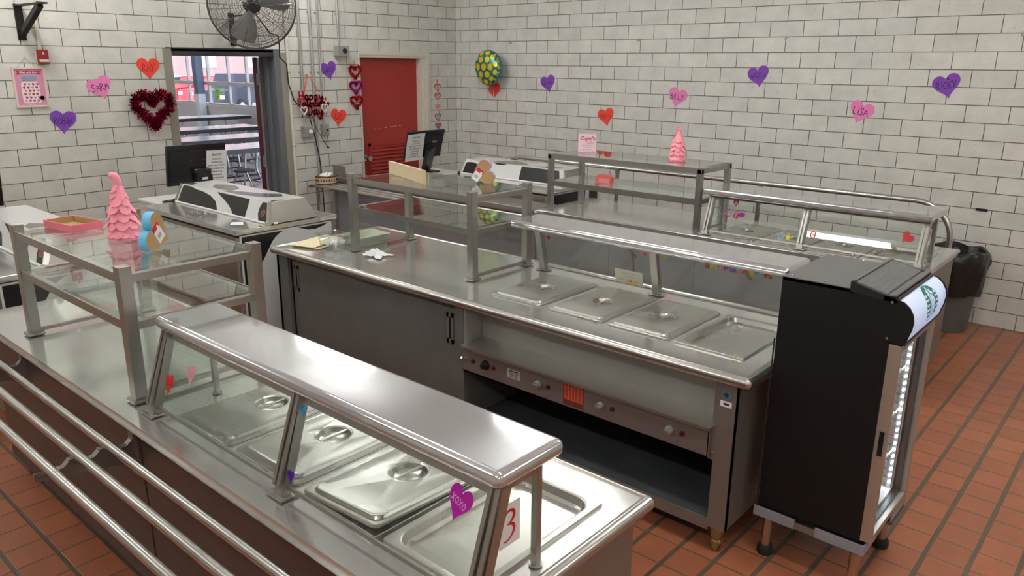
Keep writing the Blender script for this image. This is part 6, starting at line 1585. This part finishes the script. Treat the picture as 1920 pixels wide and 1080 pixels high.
dining_table('nearest dining table through the doorway, just behind the till', -1.9, .75, 4.35)
dining_table('second dining table row through the doorway', -2.0, .9, 6.0)
dining_table('third dining table through the doorway, with long black edge', -1.2, 1.9, 8.1)
dining_table('farthest dining table below the dining room windows', -.2, 3.5, 11.25)
for k, (x, y) in enumerate(((-3.5, 4.5), (.5, 4.5), (-3.5, 9.5), (.5, 9.5), (2.2, 13.5), (-1.5, 14.5), (2.2, 17.5))):  # unseen fixtures added so the dining room walls and window frames are lit
    c = copy_tree(first, (x, y, 3.6), 'added unseen two tube fluorescent fixture brightening the dining room beyond the open doorway'); c['group'] = 'added dining room fill fixtures'
# things outside the windows
mb = MB(); mb.box((CX + .2, -5, -.35), (60, 60, -.25)); struct('ground', mb, simple('car_park_asphalt', (.30, .31, .33), .8))
mb = MB(); mb.box((6, 46, -.25), (44, 52, 10)); 
bo = solo('brick_building', mb, simple('pink_brick', (.62, .34, .32), .8), 'brick building across the car park beyond the windows', 'building', (25, 49, 0))
for k in range(9):
    for z in (1.6, 4.6):
        mb = MB(); mb.box((8 + k * 4, 45.95, z), (9.8 + k * 4, 46.02, z + 1.8)); 
        me_ = build('window', mb, simple('pale_window', (.6, .66, .75), .2), None); me_.parent = bo; me_.matrix_parent_inverse = bo.matrix_world.inverted(); me_.location = (-25, -49, 0)
def car(lab, x, y, rz, paint, truck=False):
    t = thing('car', lab, 'car', (x, y, -.25), rz)
    L_ = 4.6; mb = MB()
    prof_ = [(-2.3, .35), (-2.3, .85), (-1.9, .95), (-1.2, .98), (-.7, 1.5), (.75, 1.5), (1.35, 1.0), (2.2, .92), (2.3, .8), (2.3, .35)] if not truck else [(-2.6, .45), (-2.6, 1.05), (-.5, 1.05), (-.4, 1.75), (.8, 1.75), (1.2, 1.15), (2.4, 1.05), (2.45, .45)]
    mb.prism(prof_, (0, -.85, 0), (1, 0, 0), (0, 0, 1), 0, -1.7); build('body', mb, paint, t, local=True)
    for s_ in (-1, 1):
        for wx in (-1.4, 1.4):
            mb = MB(); mb.cyl((wx, s_ * .72, .33), (wx, s_ * .88, .33), .33, n=24, mi=0); mb.cyl((wx, s_ * .86, .33), (wx, s_ * .895, .33), .2, n=12, mi=1); build('wheel', mb, [M['rubber'], M['tube']], t, local=True)
        mb = MB(); q = [(-1.0, 1.02), (-.62, 1.42), (.7, 1.42), (1.15, 1.02)] if not truck else [(-.35, 1.15), (-.32, 1.65), (.75, 1.65), (1.05, 1.15)]
        mb.prism(q, (0, s_ * .852, 0), (1, 0, 0), (0, 0, 1), 0, -s_ * .006); build('side_window', mb, M['blackmatte'], t, local=True)
    for s_ in (-.55, .55):
        mb = MB(); xx = 2.3 if not truck else 2.44; mb.box((xx, s_ - .2, .68), (xx + .03, s_ + .2, .84)); build('headlight', mb, M['white'], t, local=True)
    return t
car('silver car at the left of the dining room windows', 14.5, 37.6, math.radians(200), simple('silver_paint', (.5, .52, .55), .3, .5))
car('red car parked beyond the left windows', 14.8, 34.6, math.radians(185), simple('red_paint', (.5, .02, .03), .3))
car('red car parked beyond the middle windows', 14.2, 31.0, math.radians(180), simple('red_paint_two', (.5, .03, .04), .3))
car('dark purple pickup beyond the right window', 12.8, 27.2, math.radians(205), simple('purple_paint', (.012, .008, .03), .3), True)

# ------------------------------------------------------------------ camera, world, view
cam = bpy.data.cameras.new('camera'); co = bpy.data.objects.new('camera', cam); COL.objects.link(co)
R = ((.659083, -.75204, .006791), (.206221, .1894, .96), (.723245, .631319, -.279916))
m = Matrix(((R[0][0], R[1][0], -R[2][0], -7.137639), (R[0][1], R[1][1], -R[2][1], -7.187412), (R[0][2], R[1][2], -R[2][2], 2.059251), (0, 0, 0, 1)))
co.matrix_world = m
cam.sensor_width = 36; cam.lens = 27.124; cam.clip_start = .05; cam.clip_end = 200
S.camera = co
w = bpy.data.worlds.new('daylight'); S.world = w; w.use_nodes = True
bg = w.node_tree.nodes['Background']; bg.inputs[0].default_value = (.82, .9, 1, 1); bg.inputs[1].default_value = 3.6
S.view_settings.view_transform = 'Standard'; S.view_settings.look = 'None'; S.view_settings.gamma = 1; S.view_settings.use_curve_mapping = False
S.view_settings.exposure = 0.2
